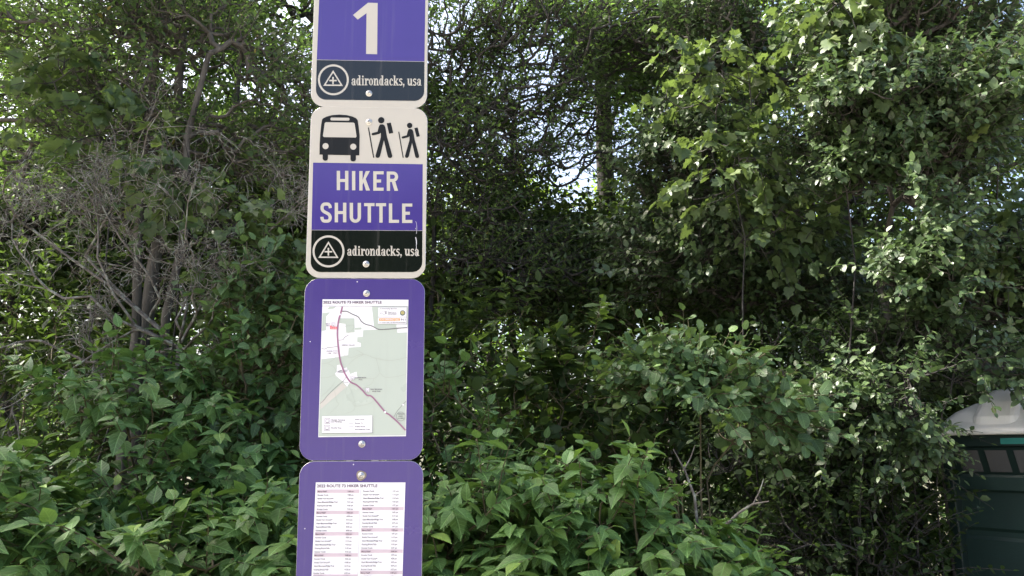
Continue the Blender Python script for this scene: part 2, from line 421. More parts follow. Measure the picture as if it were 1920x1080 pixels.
def dress(sites, dirs, size, leaves=9, L=0.3, out=None, spread=0.9, droop=0.35, upness=1.0, jitter=0.45, tip_young=0.5, center=None, bias=(0, 0, 0), spot=0.0, extra_droop=0.0, face=0.35):
    """twigs with leaves at every site: returns leaf arrays and the twig tubes"""
    n = len(sites)
    d = dirs.copy()
    if center is not None: d = d * 0.5 + nrm((sites - np.asarray(center)) * np.array([1, 1, 0.6])) * 0.9
    d = nrm(d + rng.normal(0, 0.35, d.shape) + np.asarray(bias))
    Ls = L * rng.uniform(0.6, 1.35, n)
    Pl, Al, Nl, Sl, Yl = [], [], [], [], []
    up = np.array([0, 0, 1.0])
    side0 = nrm(np.cross(d, up) + 1e-4); up0 = np.cross(side0, d)
    sag = droop * 0.5
    for k in range(leaves):
        t = 0.12 + 0.88 * (k // 2 * 2 + 1) / leaves if k < leaves - 1 else 1.0
        pos = sites + d * (Ls * t)[:, None] - up * (sag * Ls * t * t)[:, None]
        if k == leaves - 1: ax = d + rng.normal(0, 0.25, d.shape)
        else:
            sg = 1 if k % 2 else -1
            ph = (k // 2) * 1.57 * 0.6 + rng.normal(0, 0.4, n)
            sv = side0 * np.cos(ph)[:, None] + up0 * np.sin(ph)[:, None]
            ax = d * 0.75 + sv * sg * spread + rng.normal(0, 0.22, d.shape)
        ax = nrm(ax) - up * (droop + extra_droop * rng.uniform(0, 1, (n, 1)))
        nn = up * upness + d * face + rng.normal(0, jitter, d.shape)
        s = size * rng.uniform(0.55, 1.3, n) * (1.0 if k < leaves - 2 else 0.72)
        yy = np.clip(rng.normal(0.05, 0.1, n), 0, 1)
        if k >= leaves - 2: yy = np.clip(yy + tip_young * (rng.uniform(0, 1, n) ** 1.5) * (rng.uniform(0, 1, n) < 0.55), 0, 1)
        if spot: yy = np.where(rng.uniform(0, 1, n) < spot, 1.0, yy)
        Pl.append(pos); Al.append(ax); Nl.append(nn); Sl.append(s); Yl.append(yy)
    tw = []
    for i in range(n):
        e = sites[i] + d[i] * Ls[i] - up * sag * Ls[i]; m = sites[i] + d[i] * Ls[i] * .5 - up * sag * Ls[i] * .25
        tw.append((np.array([sites[i], m, e]), [0.0032, 0.0024, 0.0012]))
    return [np.concatenate(a) for a in (Pl, Al, Nl, Sl, Yl)], tw

def plant(name, label, cat, base, trunks, sites, mat, shape, size, wood, group=None, leaves=9, L=0.3, wood_name='stems', leaf_name='foliage',
          curl=0.25, fold=0.25, smooth=True, r_tip=0.003, sides=5, twigs=True, rmax=None, **kw):
    base = np.asarray(base, float)
    root = empty(name, base); tag(root, label, cat, group)
    segs, dirs = skeleton(trunks, sites, r_tip, rmax=rmax)
    (P_, A_, N_, S_, Y_), tw = dress(sites, dirs, size, leaves, L, **kw)
    if twigs: segs = segs + tw
    segs = [(np.asarray(p) - base, r) for p, r in segs]
    link(wood_name, tube_mesh(wood_name, segs, sides), wood, root)
    link(leaf_name, leaf_mesh(leaf_name, P_ - base, A_, N_, S_, shape, Y_, curl, fold, smooth), mat, root)
    return root

# ------------------------------------------------------------------ ground
def gz(x, y):
    s = np.clip((np.asarray(y, float) - 2.2) / 2.2, 0, 1)
    return -0.45 * s * s * (3 - 2 * s) + 0.03 * np.sin(np.asarray(x) * 1.7) * s
def make_ground():
    xs = np.concatenate([[-900, -300, -100, -40], np.linspace(-16, 16, 65), [40, 100, 300, 900]])
    ys = np.concatenate([[-900, -300, -100, -30, -10], np.linspace(-4, 24, 85), [40, 100, 300, 900]])
    X, Y = np.meshgrid(xs, ys); Z = gz(X, Y)
    mb = MB(); n = len(xs)
    mb.v = [tuple(p) for p in np.stack([X.ravel(), Y.ravel(), Z.ravel()], 1)]
    for j in range(len(ys) - 1):
        for i in range(n - 1):
            mb.f.append((j*n+i, j*n+i+1, (j+1)*n+i+1, (j+1)*n+i)); mb.m.append(0)
    m, N, L, P = nodes_of("ground_soil")
    tc = N.new("ShaderNodeTexCoord")
    n1 = N.new("ShaderNodeTexNoise"); n1.inputs["Scale"].default_value = 3; n1.inputs["Detail"].default_value = 10
    L.new(tc.outputs["Object"], n1.inputs["Vector"])
    r = N.new("ShaderNodeValToRGB")
    r.color_ramp.elements[0].position = 0.35; r.color_ramp.elements[0].color = (0.03, 0.035, 0.015, 1)
    r.color_ramp.elements[1].position = 0.7; r.color_ramp.elements[1].color = (0.10, 0.09, 0.05, 1)
    L.new(n1.outputs["Fac"], r.inputs["Fac"])
    n2 = N.new("ShaderNodeTexVoronoi"); n2.inputs["Scale"].default_value = 55
    L.new(tc.outputs["Object"], n2.inputs["Vector"])
    r2 = N.new("ShaderNodeValToRGB"); r2.color_ramp.elements[0].color = (0.22, 0.2, 0.18, 1); r2.color_ramp.elements[1].color = (0.42, 0.4, 0.37, 1)
    L.new(n2.outputs["Color"], r2.inputs["Fac"])
    sx = N.new("ShaderNodeSeparateXYZ"); L.new(tc.outputs["Object"], sx.inputs[0])
    mr = N.new("ShaderNodeMapRange"); mr.inputs["From Min"].default_value = 1.3; mr.inputs["From Max"].default_value = 2.2
    L.new(sx.outputs["Y"], mr.inputs["Value"])
    mx = N.new("ShaderNodeMix"); mx.data_type = 'RGBA'
    L.new(mr.outputs["Result"], mx.inputs["Factor"]); L.new(r2.outputs["Color"], mx.inputs["A"]); L.new(r.outputs["Color"], mx.inputs["B"])
    L.new(mx.outputs["Result"], P.inputs["Base Color"]); P.inputs["Roughness"].default_value = 0.95
    tag(mb.build("ground", m, smooth=True), kind="structure")
make_ground()

# ------------------------------------------------------------------ the signs: one plane, leaning a little towards the road
rx, ry, rz = -0.131504841, -0.0478394966, 0.00492984474
tvec = np.array([-0.375110775, 0.0, 1.98092494])
def _rot(a, b, c):
    ca, sa, cb, sb, cc, sc = math.cos(a), math.sin(a), math.cos(b), math.sin(b), math.cos(c), math.sin(c)
    return (np.array([[cc,-sc,0],[sc,cc,0],[0,0,1]]) @ np.array([[cb,0,sb],[0,1,0],[-sb,0,cb]]) @ np.array([[1,0,0],[0,ca,-sa],[0,sa,ca]]))
RM = _rot(rx, ry, rz)
C2W = np.stack([RT, -UP, FWD], 1)                       # picture axes (right, down, forward) to world
SX = C2W @ RM[:, 0]; SZ = -(C2W @ RM[:, 1]); SN = np.cross(SX, SZ)   # sign axes: right, up, SN = away from the viewer... (x cross z)
SO = CAM + C2W @ tvec
SY = np.cross(SZ, SX)
SIGN_ROT = Matrix(((SX[0], SY[0], SZ[0]), (SX[1], SY[1], SZ[1]), (SX[2], SY[2], SZ[2]))).to_euler()   # local -Y faces the viewer
K_ = np.array([[1450., 0, 960], [0, 1450., 540], [0, 0, 1]])
HI = np.linalg.inv(K_ @ np.stack([RM[:, 0], RM[:, 1], tvec], 1))
def uv(x, y):
    q = HI @ np.array([x, y, 1.0]); return q[0] / q[2], -q[1] / q[2]       # metres right and up on the sign plane

class Sheet(MB):
    """flat print on a sign: shapes measured on the photograph, laid out in metres on the plate; every shape a hair above the last"""
    def __init__(s, org, mapf, layer):
        super().__init__(); s.org = org; s.map = mapf; s.z = layer
    def P(s, x, y):
        u, v = uv(*s.map(x, y)); return (u - s.org[0], -s.z, v - s.org[1])
    def bump(s): s.z += 0.00003
    def shape(s, pts):
        pts = [s.P(*p) for p in pts]
        a = sum(pts[i][0] * pts[(i+1) % len(pts)][2] - pts[(i+1) % len(pts)][0] * pts[i][2] for i in range(len(pts)))
        if a < 0: pts.reverse()
        s.poly(pts); s.bump()
    def rect(s, x0, y0, x1, y1): s.shape([(x0, y0), (x1, y0), (x1, y1), (x0, y1)])
    def disc(s, x, y, r, ryy=None, n=24):
        ryy = ryy or r; s.shape([(x + r * math.cos(a), y + ryy * math.sin(a)) for a in np.linspace(0, 2*math.pi, n, endpoint=False)])
    def ring(s, x, y, r, w, wy=None, ryy=None, a0=0, a1=2*math.pi, n=32):
        ryy = ryy or r; wy = w if wy is None else wy
        A = np.linspace(a0, a1, n)
        s.strip2([(x + r * math.cos(a), y + ryy * math.sin(a)) for a in A], [(x + (r - w) * math.cos(a), y + (ryy - wy) * math.sin(a)) for a in A])
    def strip2(s, a, b):
        a = [s.P(*p) for p in a]; b = [s.P(*p) for p in b]
        cr = (a[1][0]-a[0][0])*(b[0][2]-a[0][2]) - (a[1][2]-a[0][2])*(b[0][0]-a[0][0])
        if cr < 0: a, b = b, a
        s.quadstrip(a, b); s.bump()
    def line(s, pts, w, closed=False):
        p = np.array(pts, float); n = len(p)
        if closed: p = np.vstack([p, p[:1]]); n += 1
        d = np.diff(p, axis=0); d = d / np.maximum(np.linalg.norm(d, axis=1)[:, None], 1e-9)
        no = np.stack([-d[:, 1], d[:, 0]], 1)
        a, b = [], []
        for i in range(n):
            if closed and i in (0, n - 1): m = no[0] + no[-1]
            elif i == 0: m = 2 * no[0]
            elif i == n - 1: m = 2 * no[-1]
            else: m = no[i - 1] + no[i]
            ref = no[min(i, n - 2)]
            m = m / max(np.linalg.norm(m), 1e-6); k = min(2.2, 1 / max(0.3, abs(m @ ref)))
            a.append(tuple(p[i] + m * w / 2 * k)); b.append(tuple(p[i] - m * w / 2 * k))
        s.strip2(a, b)
    def text(s, string, x0, y0, x1, h, slope=0.0, upper=True):
        """string from x0 to x1 on baseline y0; h = height of a capital"""
        V, Fc, w, ch = glyphs(string)
        o = len(s.v)
        for (a, b) in V:
            X = x0 + a / w * (x1 - x0); Y = y0 - b / ch * h + slope * (X - x0)
            s.v.append(s.P(X, Y))
        for f in Fc: s.f.append(tuple(o + i for i in f)); s.m.append(s.cur)
        s.bump()
_gl = {}
def glyphs(t):
    if t not in _gl:
        cu = bpy.data.curves.new("lettering", 'FONT'); cu.body = t; cu.resolution_u = 3; cu.offset = 0.022
        ob = bpy.data.objects.new("lettering", cu)
        me = bpy.data.meshes.new_from_object(ob)
        V = [(v.co.x, v.co.y) for v in me.vertices]; Fc = [tuple(p.vertices) for p in me.polygons]
        x0 = min(v[0] for v in V); w = max(v[0] for v in V) - x0
        V = [(a - x0, b) for a, b in V]
        bpy.data.objects.remove(ob); bpy.data.curves.remove(cu); bpy.data.meshes.remove(me)
        _gl[t] = (V, Fc, max(w, 1e-3), 0.69)
    return _gl[t]
def smoothline(pts, k=6):
    p = np.array(pts, float); out = []
    q = np.vstack([2*p[0]-p[1], p, 2*p[-1]-p[-2]])
    for i in range(1, len(q) - 2):
        for t in np.linspace(0, 1, k, endpoint=False):
            a, b, c, d = q[i-1], q[i], q[i+1], q[i+2]
            out.append(0.5*((2*b)+(c-a)*t+(2*a-5*b+4*c-d)*t*t+(3*b-a-3*c+d)*t**3))
    out.append(p[-1]); return [tuple(x) for x in out]

M['cream'] = sheeting("cream_sheeting", (0.475, 0.445, 0.385, 1), 0.32, grime=0.06)
M['purple'] = sheeting("purple_sheeting", (0.050, 0.029, 0.205, 1), 0.16, grime=0.09, spec=0.7)
M['purple2'] = sheeting("scuffed_purple_sheeting", (0.053, 0.032, 0.19, 1), 0.25, speck=0.04, grime=0.08)
M['black'] = sheeting("black_sheeting", (0.005, 0.006, 0.007, 1), 0.08, grime=0.1, spec=0.6)
M['ink'] = sheeting("black_ink", (0.007, 0.008, 0.009, 1), 0.45, grime=0.1, spec=0.25)
M['paper'] = sheeting("laminated_paper", (0.78, 0.765, 0.80, 1), 0.28, grime=0.015)
M['mapgreen'] = sheeting("map_pale_green", (0.445, 0.50, 0.44, 1), 0.28, grime=0.02)
M['maptan'] = sheeting("map_pale_tan", (0.53, 0.51, 0.46, 1), 0.28, grime=0.02)
M['mapgrey'] = plain("map_grey", (0.15, 0.15, 0.15, 1), 0.4)
M['mapfaint'] = plain("map_faint_grey", (0.38, 0.40, 0.35, 1), 0.4)
M['maproad'] = plain("map_purple_road", (0.30, 0.14, 0.23, 1), 0.4)
M['print'] = plain("purple_grey_print", (0.085, 0.045, 0.085, 1), 0.4)
M['printfine'] = plain("fine_grey_print", (0.045, 0.034, 0.048, 1), 0.4)
M['band'] = plain("pink_grey_band", (0.55, 0.45, 0.50, 1), 0.35)
M['orange'] = plain("orange_print", (0.82, 0.33, 0.10, 1), 0.4)
M['red'] = plain("red_print", (0.75, 0.10, 0.11, 1), 0.4)
M['sealblue'] = plain("seal_print", (0.10, 0.14, 0.14, 1), 0.4)
M['sealgold'] = plain("seal_gold_print", (0.42, 0.36, 0.14, 1), 0.4)
M['alu'] = plain("aluminium_edge", (0.62, 0.62, 0.62, 1), 0.35, 0.9, var=0.1)
M['bolt'] = plain("zinc_bolt", (0.62, 0.60, 0.55, 1), 0.28, 1.0, var=0.25, scale=180, bump=0.2, bscale=300)
M['galv'] = plain("galvanised_post", (0.42, 0.43, 0.43, 1), 0.45, 0.8, var=0.25, scale=30)
M['scratch'] = plain("bare_scratch", (0.62, 0.6, 0.62, 1), 0.5)

def rrect(u0, u1, v0, v1, r, n=8):
    P_ = []
    for cx, cy, a in ((u1 - r, v1 - r, 0), (u0 + r, v1 - r, 90), (u0 + r, v0 + r, 180), (u1 - r, v0 + r, 270)):
        for k in range(n + 1):
            t = R(a + 90 * k / n); P_.append((cx + r * math.cos(t), cy + r * math.sin(t)))
    return P_

class Sign:
    def __init__(s, name, label, v0, v1, du, facemat, rad=0.036):
        s.org = np.array([du, v0])
        loc = SO + SX * du + SZ * v0
        s.root = empty(name, loc, SIGN_ROT); tag(s.root, label, "sign")
        h = v1 - v0; W = 0.305
        mb = MB()
        out = rrect(-W/2, W/2, 0, h, rad); e = 0.0005
        inn = rrect(-W/2 + e, W/2 - e, e, h - e, rad - e)
        n = len(out)
        # local y: front at 0, back at +2 mm
        mb.cur = 0; mb.poly([(p[0], 0, p[1]) for p in inn])
        mb.cur = 1
        a = [(p[0], 0, p[1]) for p in inn]; b = [(p[0], 0.0005, p[1]) for p in out]; c = [(p[0], 0.002, p[1]) for p in out]
        mb.quadstrip(b + b[:1], a + a[:1]); mb.quadstrip(c + c[:1], b + b[:1]); mb.poly(list(reversed(c)))
        s.plate = mb.build("plate", [facemat, M['alu']], s.root)
    def sheet(s, crop, layer=0.0004):
        x0, y0, k = crop
        return Sheet(s.org, lambda x, y: (x0 + x / k, y0 + y / k), layer)
    def bolt(s, px, py, r=0.0085, turn=0.0, stain=False):
        u, v = uv(px, py); c = (u - s.org[0], v - s.org[1])
        mb = MB(); n = 20; prof = [(1.0, 0.0006), (1.0, 0.0018), (0.95, 0.0022), (0.72, 0.0022), (0.70, 0.004), (0.6, 0.0056), (0.4, 0.0068), (0.18, 0.0074)]
        rings = [[(c[0] + r*q*math.cos(a), -d, c[1] + r*q*math.sin(a)) for a in -np.linspace(0, 2*math.pi, n, endpoint=False)] for q, d in prof]
        mb.rings([list(reversed(x)) for x in rings])
        o = mb.build("bolt", M['bolt'], s.root, smooth=True)
        if stain:
            w = MB(); A_ = np.linspace(0, 2*math.pi, 28, endpoint=False); q_ = 1 + .07 * np.sin(A_ * 3 + 1)
            w.rings([[(c[0] + k_*q_[i]*math.cos(a), -d, c[1] + k_*q_[i]*math.sin(a)) for i, a in enumerate(A_)] for k_, d in ((r*1.45, .0003), (r*1.4, .0009))], cap0=False)
            w.build("washer", plain("stained_washer", (0.24, 0.2, 0.16, 1), .6, .3, var=.4, scale=90), o)
        sl_ = MB()
        for k in (0, 1):
            a = turn + k * math.pi / 2; d = np.array([math.cos(a), math.sin(a)]) * r * 0.42; e = np.array([-math.sin(a), math.cos(a)]) * r * 0.09
            q = [d + e, d - e, -d - e, -d + e]
            sl_.poly([(c[0] + p[0], -0.0078 - 0.0001 * k, c[1] + p[1]) for p in (q if k == 0 else q)])
        sl_.build("bolt_slot", M['mapgrey'], o)

C1 = (560, 0, 5.143); C2 = (560, 195, 6.857); C3 = (560, 300, 4.696); C4 = (550, 515, 5.839); C5 = (550, 690, 5.4); C6 = (550, 880, 5.4); PX = (0, 0, 1.0)

# --- slab-serif lower-case lettering, condensed and bold
def slab(sh, word, x0, x1, base, xh, slope=0.0):
    adv = {'a': .74, 'd': .80, 'i': .48, 'r': .64, 'o': .70, 'n': .86, 'c': .62, 'k': .86, 's': .60, ',': .36, ' ': .30, 'u': .86}
    tot = sum(adv[c] for c in word); sx_ = (x1 - x0) / tot; x = x0
    for c in word:
        X = lambda a: x + a * sx_
        Yb = lambda a, b: base - b * xh + slope * (x + a * sx_ - x0)
        def r_(a0, b0, a1, b1): sh.shape([(X(a0), Yb(a0, b0)), (X(a1), Yb(a1, b0)), (X(a1), Yb(a1, b1)), (X(a0), Yb(a0, b1))])
        def o_(cx, cy, rx_, ry_, wx, wy, a0=0, a1=360, n=22):
            A = np.radians(np.linspace(a0, a1, n))
            sh.strip2([(X(cx + rx_*math.cos(t)), Yb(cx, cy + ry_*math.sin(t))) for t in A], [(X(cx + (rx_-wx)*math.cos(t)), Yb(cx, cy + (ry_-wy)*math.sin(t))) for t in A])
        W = .21
        if c == 'a':
            o_(.28, .29, .25, .31, .17, .09); r_(.40, 0, .40 + W, .72); o_(.34, .72, .27, .28, .2, .1, 0, 170); r_(.56, 0, .72, .1)
            sh.disc(X(.15), Yb(.15, .74), .1*sx_, .1*xh, 10)
        elif c == 'd':
            o_(.30, .5, .27, .52, .19, .1); r_(.42, 0, .42 + W, 1.45); r_(.32, 1.36, .46, 1.45); r_(.6, 0, .76, .1)
        elif c == 'i':
            r_(.12, 0, .12 + W, 1.0); r_(.02, .9, .15, 1.0); r_(.02, 0, .44, .1); sh.disc(X(.22), Yb(.22, 1.27), .13*sx_, .14*xh, 12)
        elif c == 'r':
            r_(.1, 0, .1 + W, 1.0); r_(.0, .9, .13, 1.0); r_(.0, 0, .45, .1); o_(.5, .62, .24, .38, .1, .16, 60, 170); sh.disc(X(.53), Yb(.53, .82), .12*sx_, .15*xh, 12)
        elif c == 'o': o_(.34, .5, .31, .52, .19, .1)
        elif c in 'n':
            r_(.1, 0, .1 + W, 1.0); r_(.0, .9, .13, 1.0); r_(.0, 0, .39, .1); r_(.52, 0, .52 + W, .66); r_(.46, 0, .84, .1); o_(.5, .64, .23, .38, .16, .14, -5, 165)
        elif c == 'u':
            r_(.1, .35, .1 + W, 1.0); r_(.0, .9, .13, 1.0); r_(.52, 0, .52 + W, 1.0); r_(.42, .9, .55, 1.0); o_(.33, .34, .23, .36, .2, .14, 175, 350); r_(.7, 0, .84, .1)
        elif c == 'c':
            o_(.33, .5, .30, .52, .2, .1, 45, 320); sh.disc(X(.49), Yb(.49, .76), .1*sx_, .13*xh, 10)
        elif c == 'k':
            r_(.1, 0, .1 + W, 1.45); r_(.0, 1.36, .13, 1.45); r_(.0, 0, .39, .1)
            sh.line([(X(.28), Yb(.28, .42)), (X(.66), Yb(.66, .95))], .13*sx_); sh.line([(X(.40), Yb(.4, .55)), (X(.70), Yb(.7, .03))], .22*sx_)
            r_(.46, .9, .8, 1.0); r_(.5, 0, .86, .1)
        elif c == 's':
            pts = [(.48, .82), (.40, .93), (.26, .95), (.13, .85), (.13, .66), (.28, .54), (.42, .42), (.46, .22), (.36, .07), (.2, .05), (.08, .18)]
            sh.line([(X(a), Yb(a, b)) for a, b in smoothline(pts, 3)], .17*sx_)
        elif c == ',':
            sh.disc(X(.13), Yb(.13, .11), .13*sx_, .14*xh, 12); sh.line([(X(.2), Yb(.2, .1)), (X(.08), Yb(.08, -.28))], .1*sx_)
        x += adv[c] * sx_

def emblem(sh, cx, cy, r, w, tri, tw, plus, arm, pw):
    sh.ring(cx, cy, r, w, n=48)
    sh.line(tri, tw, closed=True)
    sh.rect(plus[0] - arm, plus[1] - pw/2, plus[0] + arm, plus[1] + pw/2); sh.rect(plus[0] - pw/2, plus[1] - arm, plus[0] + pw/2, plus[1] + arm)

def panel(sg, name, mat, pts, layer=0.0003):
    sh = sg.sheet(PX, layer); sh.shape(pts); return sh.build(name, mat, sg.root)

def corner(cx, cy, r, a0, a1, n=8):
    return [(cx + r * math.cos(R(a)), cy + r * math.sin(R(a))) for a in np.linspace(a0, a1, n)]

V = lambda y: uv(690, y)[1]
# --- route number sign (topmost)
s1 = Sign("route_sign", "purple sign with a large white 1 above a black band, topmost on the post", V(201.3), V(201.3) + 0.457, uv(694, 100)[0], M['cream'])
def up_at(y): return y
pl = s1.sheet(PX, 0.0003)
pl.shape(corner(619, -76, 17.5, 180, 270) + corner(781, -73.5, 17.5, 270, 360) + [(795.9, 115.2), (594.0, 111.8)]); pl.build("purple_panel", M['purple'], s1.root)
pb = s1.sheet(PX, 0.0003)
pb.shape([(594.0, 112.6), (795.9, 116.0)] + corner(777, 171, 18.3, 0, 90) + corner(611, 168.5, 18.5, 90, 180)); pb.build("black_panel", M['black'], s1.root)
n1 = s1.sheet(C1, 0.0007)
n1.shape([(762, 30), (757, 524), (650, 521), (655, 128), (570, 190), (524, 146), (668, 28)]); n1.build("numeral", M['cream'], s1.root)
e1 = s1.sheet(C1, 0.0007)
emblem(e1, 335, 771, 149, 19, [(333, 690), (249, 822), (416, 824)], 13, (332, 778), 35, 14); e1.build("emblem", M['cream'], s1.root)
t1 = s1.sheet(C1, 0.0007); slab(t1, "adirondacks, usa", 508, 1186, 823, 66, 0.008); t1.build("lettering", M['cream'], s1.root)
s1.bolt(692, 175.5)

# --- hiker shuttle sign
s2 = Sign("hiker_shuttle_sign", "white sign with bus and hiker pictograms over HIKER SHUTTLE on purple", V(521.6), V(521.6) + 0.4565, uv(689.3, 360)[0], M['cream'])
panel(s2, "purple_panel", M['purple'], [(587.1, 304.9), (792.7, 307.9), (792.1, 432.2), (584.2, 431.0)])
pb = s2.sheet(PX, 0.0003)
pb.shape([(584.2, 431.7), (792.1, 432.9)] + corner(773.5, 492, 18.2, 0, 90) + corner(601.5, 491.5, 18.8, 90, 180)); pb.build("black_panel", M['black'], s2.root)
bus = s2.sheet(C2, 0.0007)
bus.shape([(268, 652), (270, 520), (278, 390), (290, 270), (302, 200), (318, 183), (360, 163), (430, 144), (525, 137), (620, 144), (690, 161), (740, 184), (760, 212), (772, 290), (785, 410), (782, 540), (780, 662)])
for x0, x1, y0 in ((309, 378, 645), (666, 736, 655)):
    bus.shape([(x0, y0), (x1, y0), (x1, y0 + 55)] + [((x0+x1)/2 + (x1-x0)/2*math.cos(t), y0 + 55 + 30*math.sin(t)) for t in np.linspace(0.2, 2.94, 8)] + [(x0, y0 + 55)])
bus.build("bus_pictogram", M['ink'], s2.root)
bw = s2.sheet(C2, 0.0011)
bw.shape([(350, 236), (705, 241), (720, 252), (745, 418), (735, 433), (325, 427), (313, 412), (336, 248)])
bw.shape([(420, 176), (645, 179), (654, 190), (653, 208), (643, 216), (420, 213), (410, 205), (410, 186)])
bw.disc(347, 543, 39); bw.disc(703, 551, 39); bw.build("bus_windows", M['cream'], s2.root)
hk = s2.sheet(C2, 0.0007)
body = [(1045, 264), (1082, 262), (1104, 276), (1116, 305), (1136, 420), (1205, 668), (1198, 688), (1176, 697), (1154, 690), (1144, 672), (1096, 468), (1048, 668), (1034, 690), (1010, 694), (992, 686), (988, 664), (1056, 430), (1056, 370), (1040, 385), (956, 406), (940, 400), (937, 386), (946, 374), (1014, 357), (1029, 296)]
hk.disc(1062, 210, 41); hk.shape(body); hk.shape([(1132, 248), (1186, 240), (1216, 373), (1162, 384)]); hk.line([(897, 303), (965, 691)], 14)
hk.build("hiker_pictogram", M['ink'], s2.root); hk = s2.sheet(C2, 0.0007)
m2 = lambda p: (1325 + (p[0] - 938) * (1550 - 1325) / 267.0, 322 + (p[1] - 262) * (695 - 322) / 433.0)
hk.disc(1427, 277, 35); hk.shape([m2(p) for p in body]); hk.shape([(1487, 311), (1529, 303), (1558, 415), (1517, 425)]); hk.line([(1287, 357), (1344, 691)], 12)
hk.build("hiker_pictogram", M['ink'], s2.root)
# highway lettering, letter boxes measured on the sign
def hwy(sh, ch, x0, x1, y0, y1, w):
    H_ = y1 - y0
    if ch == 'H':
        m = (y0 + y1) / 2
        sh.shape([(x0, y0), (x0+w, y0), (x0+w, m-w*.45), (x1-w, m-w*.45), (x1-w, y0), (x1, y0), (x1, y1), (x1-w, y1), (x1-w, m+w*.45), (x0+w, m+w*.45), (x0+w, y1), (x0, y1)])
    elif ch == 'I': sh.rect(x0, y0, x0 + w, y1)
    elif ch == 'L': sh.shape([(x0, y0), (x0+w, y0), (x0+w, y1-w*.92), (x1, y1-w*.92), (x1, y1), (x0, y1)])
    elif ch == 'T': m = (x0+x1)/2; sh.shape([(x0, y0), (x1, y0), (x1, y0+w*.92), (m+w/2, y0+w*.92), (m+w/2, y1), (m-w/2, y1), (m-w/2, y0+w*.92), (x0, y0+w*.92)])
    elif ch == 'E':
        m = (y0+y1)/2; t = w*.92; xm = x0 + (x1-x0)*.76
        sh.shape([(x0, y0), (x1, y0), (x1, y0+t), (x0+w, y0+t), (x0+w, m-t/2), (xm, m-t/2), (xm, m+t/2), (x0+w, m+t/2), (x0+w, y1-t), (x1, y1-t), (x1, y1), (x0, y1)])
    elif ch == 'K':
        sh.shape([(x0, y0), (x0+w, y0), (x0+w, y0+H_*.46), (x1-w*1.25, y0), (x1-w*.02, y0), (x0+(x1-x0)*.60, y0+H_*.40), (x1, y1), (x1-w*1.2, y1), (x0+(x1-x0)*.40, y0+H_*.58), (x0+w, y0+H_*.72), (x0+w, y1), (x0, y1)])
    elif ch == 'R':
        r = H_*.27
        sh.rect(x0, y0, x0+w, y1)
        A = np.linspace(-math.pi/2, math.pi/2, 12); cx = x1 - r*.98
        o = [(x0+w, y0)] + [(cx + r*math.cos(a)*.98, y0 + r + r*math.sin(a)) for a in A] + [(x0+w, y0+2*r)]
        i_ = [(x0+w, y0+w*.92)] + [(cx + (r-w)*math.cos(a)*.98, y0 + r + (r-w*.92)*math.sin(a)) for a in A] + [(x0+w, y0+2*r-w*.92)]
        sh.strip2(o, i_)
        q = x0 + (x1-x0)*.44
        sh.shape([(q, y0+2*r-2), (q+w*1.1, y0+2*r-2), (x1, y1), (x1-w*1.1, y1)])
    elif ch == 'U':
        r = (x1-x0)/2; cx = (x0+x1)/2; A = np.linspace(math.pi, 0, 16)
        o = [(x0, y0)] + [(cx + r*math.cos(a), y1 - r + r*math.sin(a)) for a in A] + [(x1, y0)]
        i_ = [(x0+w, y0)] + [(cx + (r-w)*math.cos(a), y1 - r + (r-w*.95)*math.sin(a)) for a in A] + [(x1-w, y0)]
        sh.strip2(o, i_)
    elif ch == 'S':
        X = lambda a: x0 + w*.45 + a*(x1-x0-w*.9); Y = lambda b: y0 + w*.45 + b*(H_-w*.9)
        pts = [(1.0, .24), (.94, .1), (.76, .015), (.5, 0), (.24, .015), (.07, .1), (.02, .23), (.08, .36), (.28, .45), (.55, .52), (.82, .6), (.97, .73), (.96, .88), (.8, .98), (.5, 1.0), (.2, .98), (.04, .88), (0, .75)]
        sh.line([(X(a), Y(b)) for a, b in smoothline(pts, 3)], w*.95)
for nm, word in (("hiker_word", (('H', 336, 438, 96, 266), ('I', 470, 499, 98, 267), ('K', 534, 628, 98, 269), ('E', 657, 748, 100, 271), ('R', 776, 876, 102, 272))),
                 ("shuttle_word", (('S', 192, 292, 375, 552), ('H', 318, 420, 377, 549), ('U', 450, 549, 378, 553), ('T', 577, 668, 380, 551), ('T', 680, 770, 381, 552), ('L', 795, 884, 383, 554), ('E', 911, 1001, 384, 555)))):
    lt = s2.sheet(C3, 0.0007)
    for ch, x0, x1, y0, y1 in word: hwy(lt, ch, x0, x1, y0, y1, 29)
    lt.build(nm, M['cream'], s2.root)
e2 = s2.sheet(C3, 0.0007)
emblem(e2, 263, 805, 141, 18, [(263, 727), (184, 856), (341, 857)], 12, (262, 808), 34, 13); e2.build("emblem", M['cream'], s2.root)
t2 = s2.sheet(C3, 0.0007); slab(t2, "adirondacks, usa", 427, 1064, 842, 60, 0.004); t2.build("lettering", M['cream'], s2.root)
sc = s2.sheet(C3, 0.0012)
for a, b, w in (((1031, 540), (1040, 590), 2.5), ((1040, 590), (1036, 650), 3), ((1030, 680), (1038, 745), 7), ((1035, 745), (1033, 790), 4), ((1033, 790), (1040, 850), 5), ((1026, 600), (1030, 612), 3)):
    m_ = ((a[0]+b[0])/2 + 3, (a[1]+b[1])/2); sc.line([a, m_, b], w)
sc.build("scratch", M['scratch'], s2.root)
s2.bolt(691.5, 229, turn=.3); s2.bolt(686.5, 495.3, turn=.9)

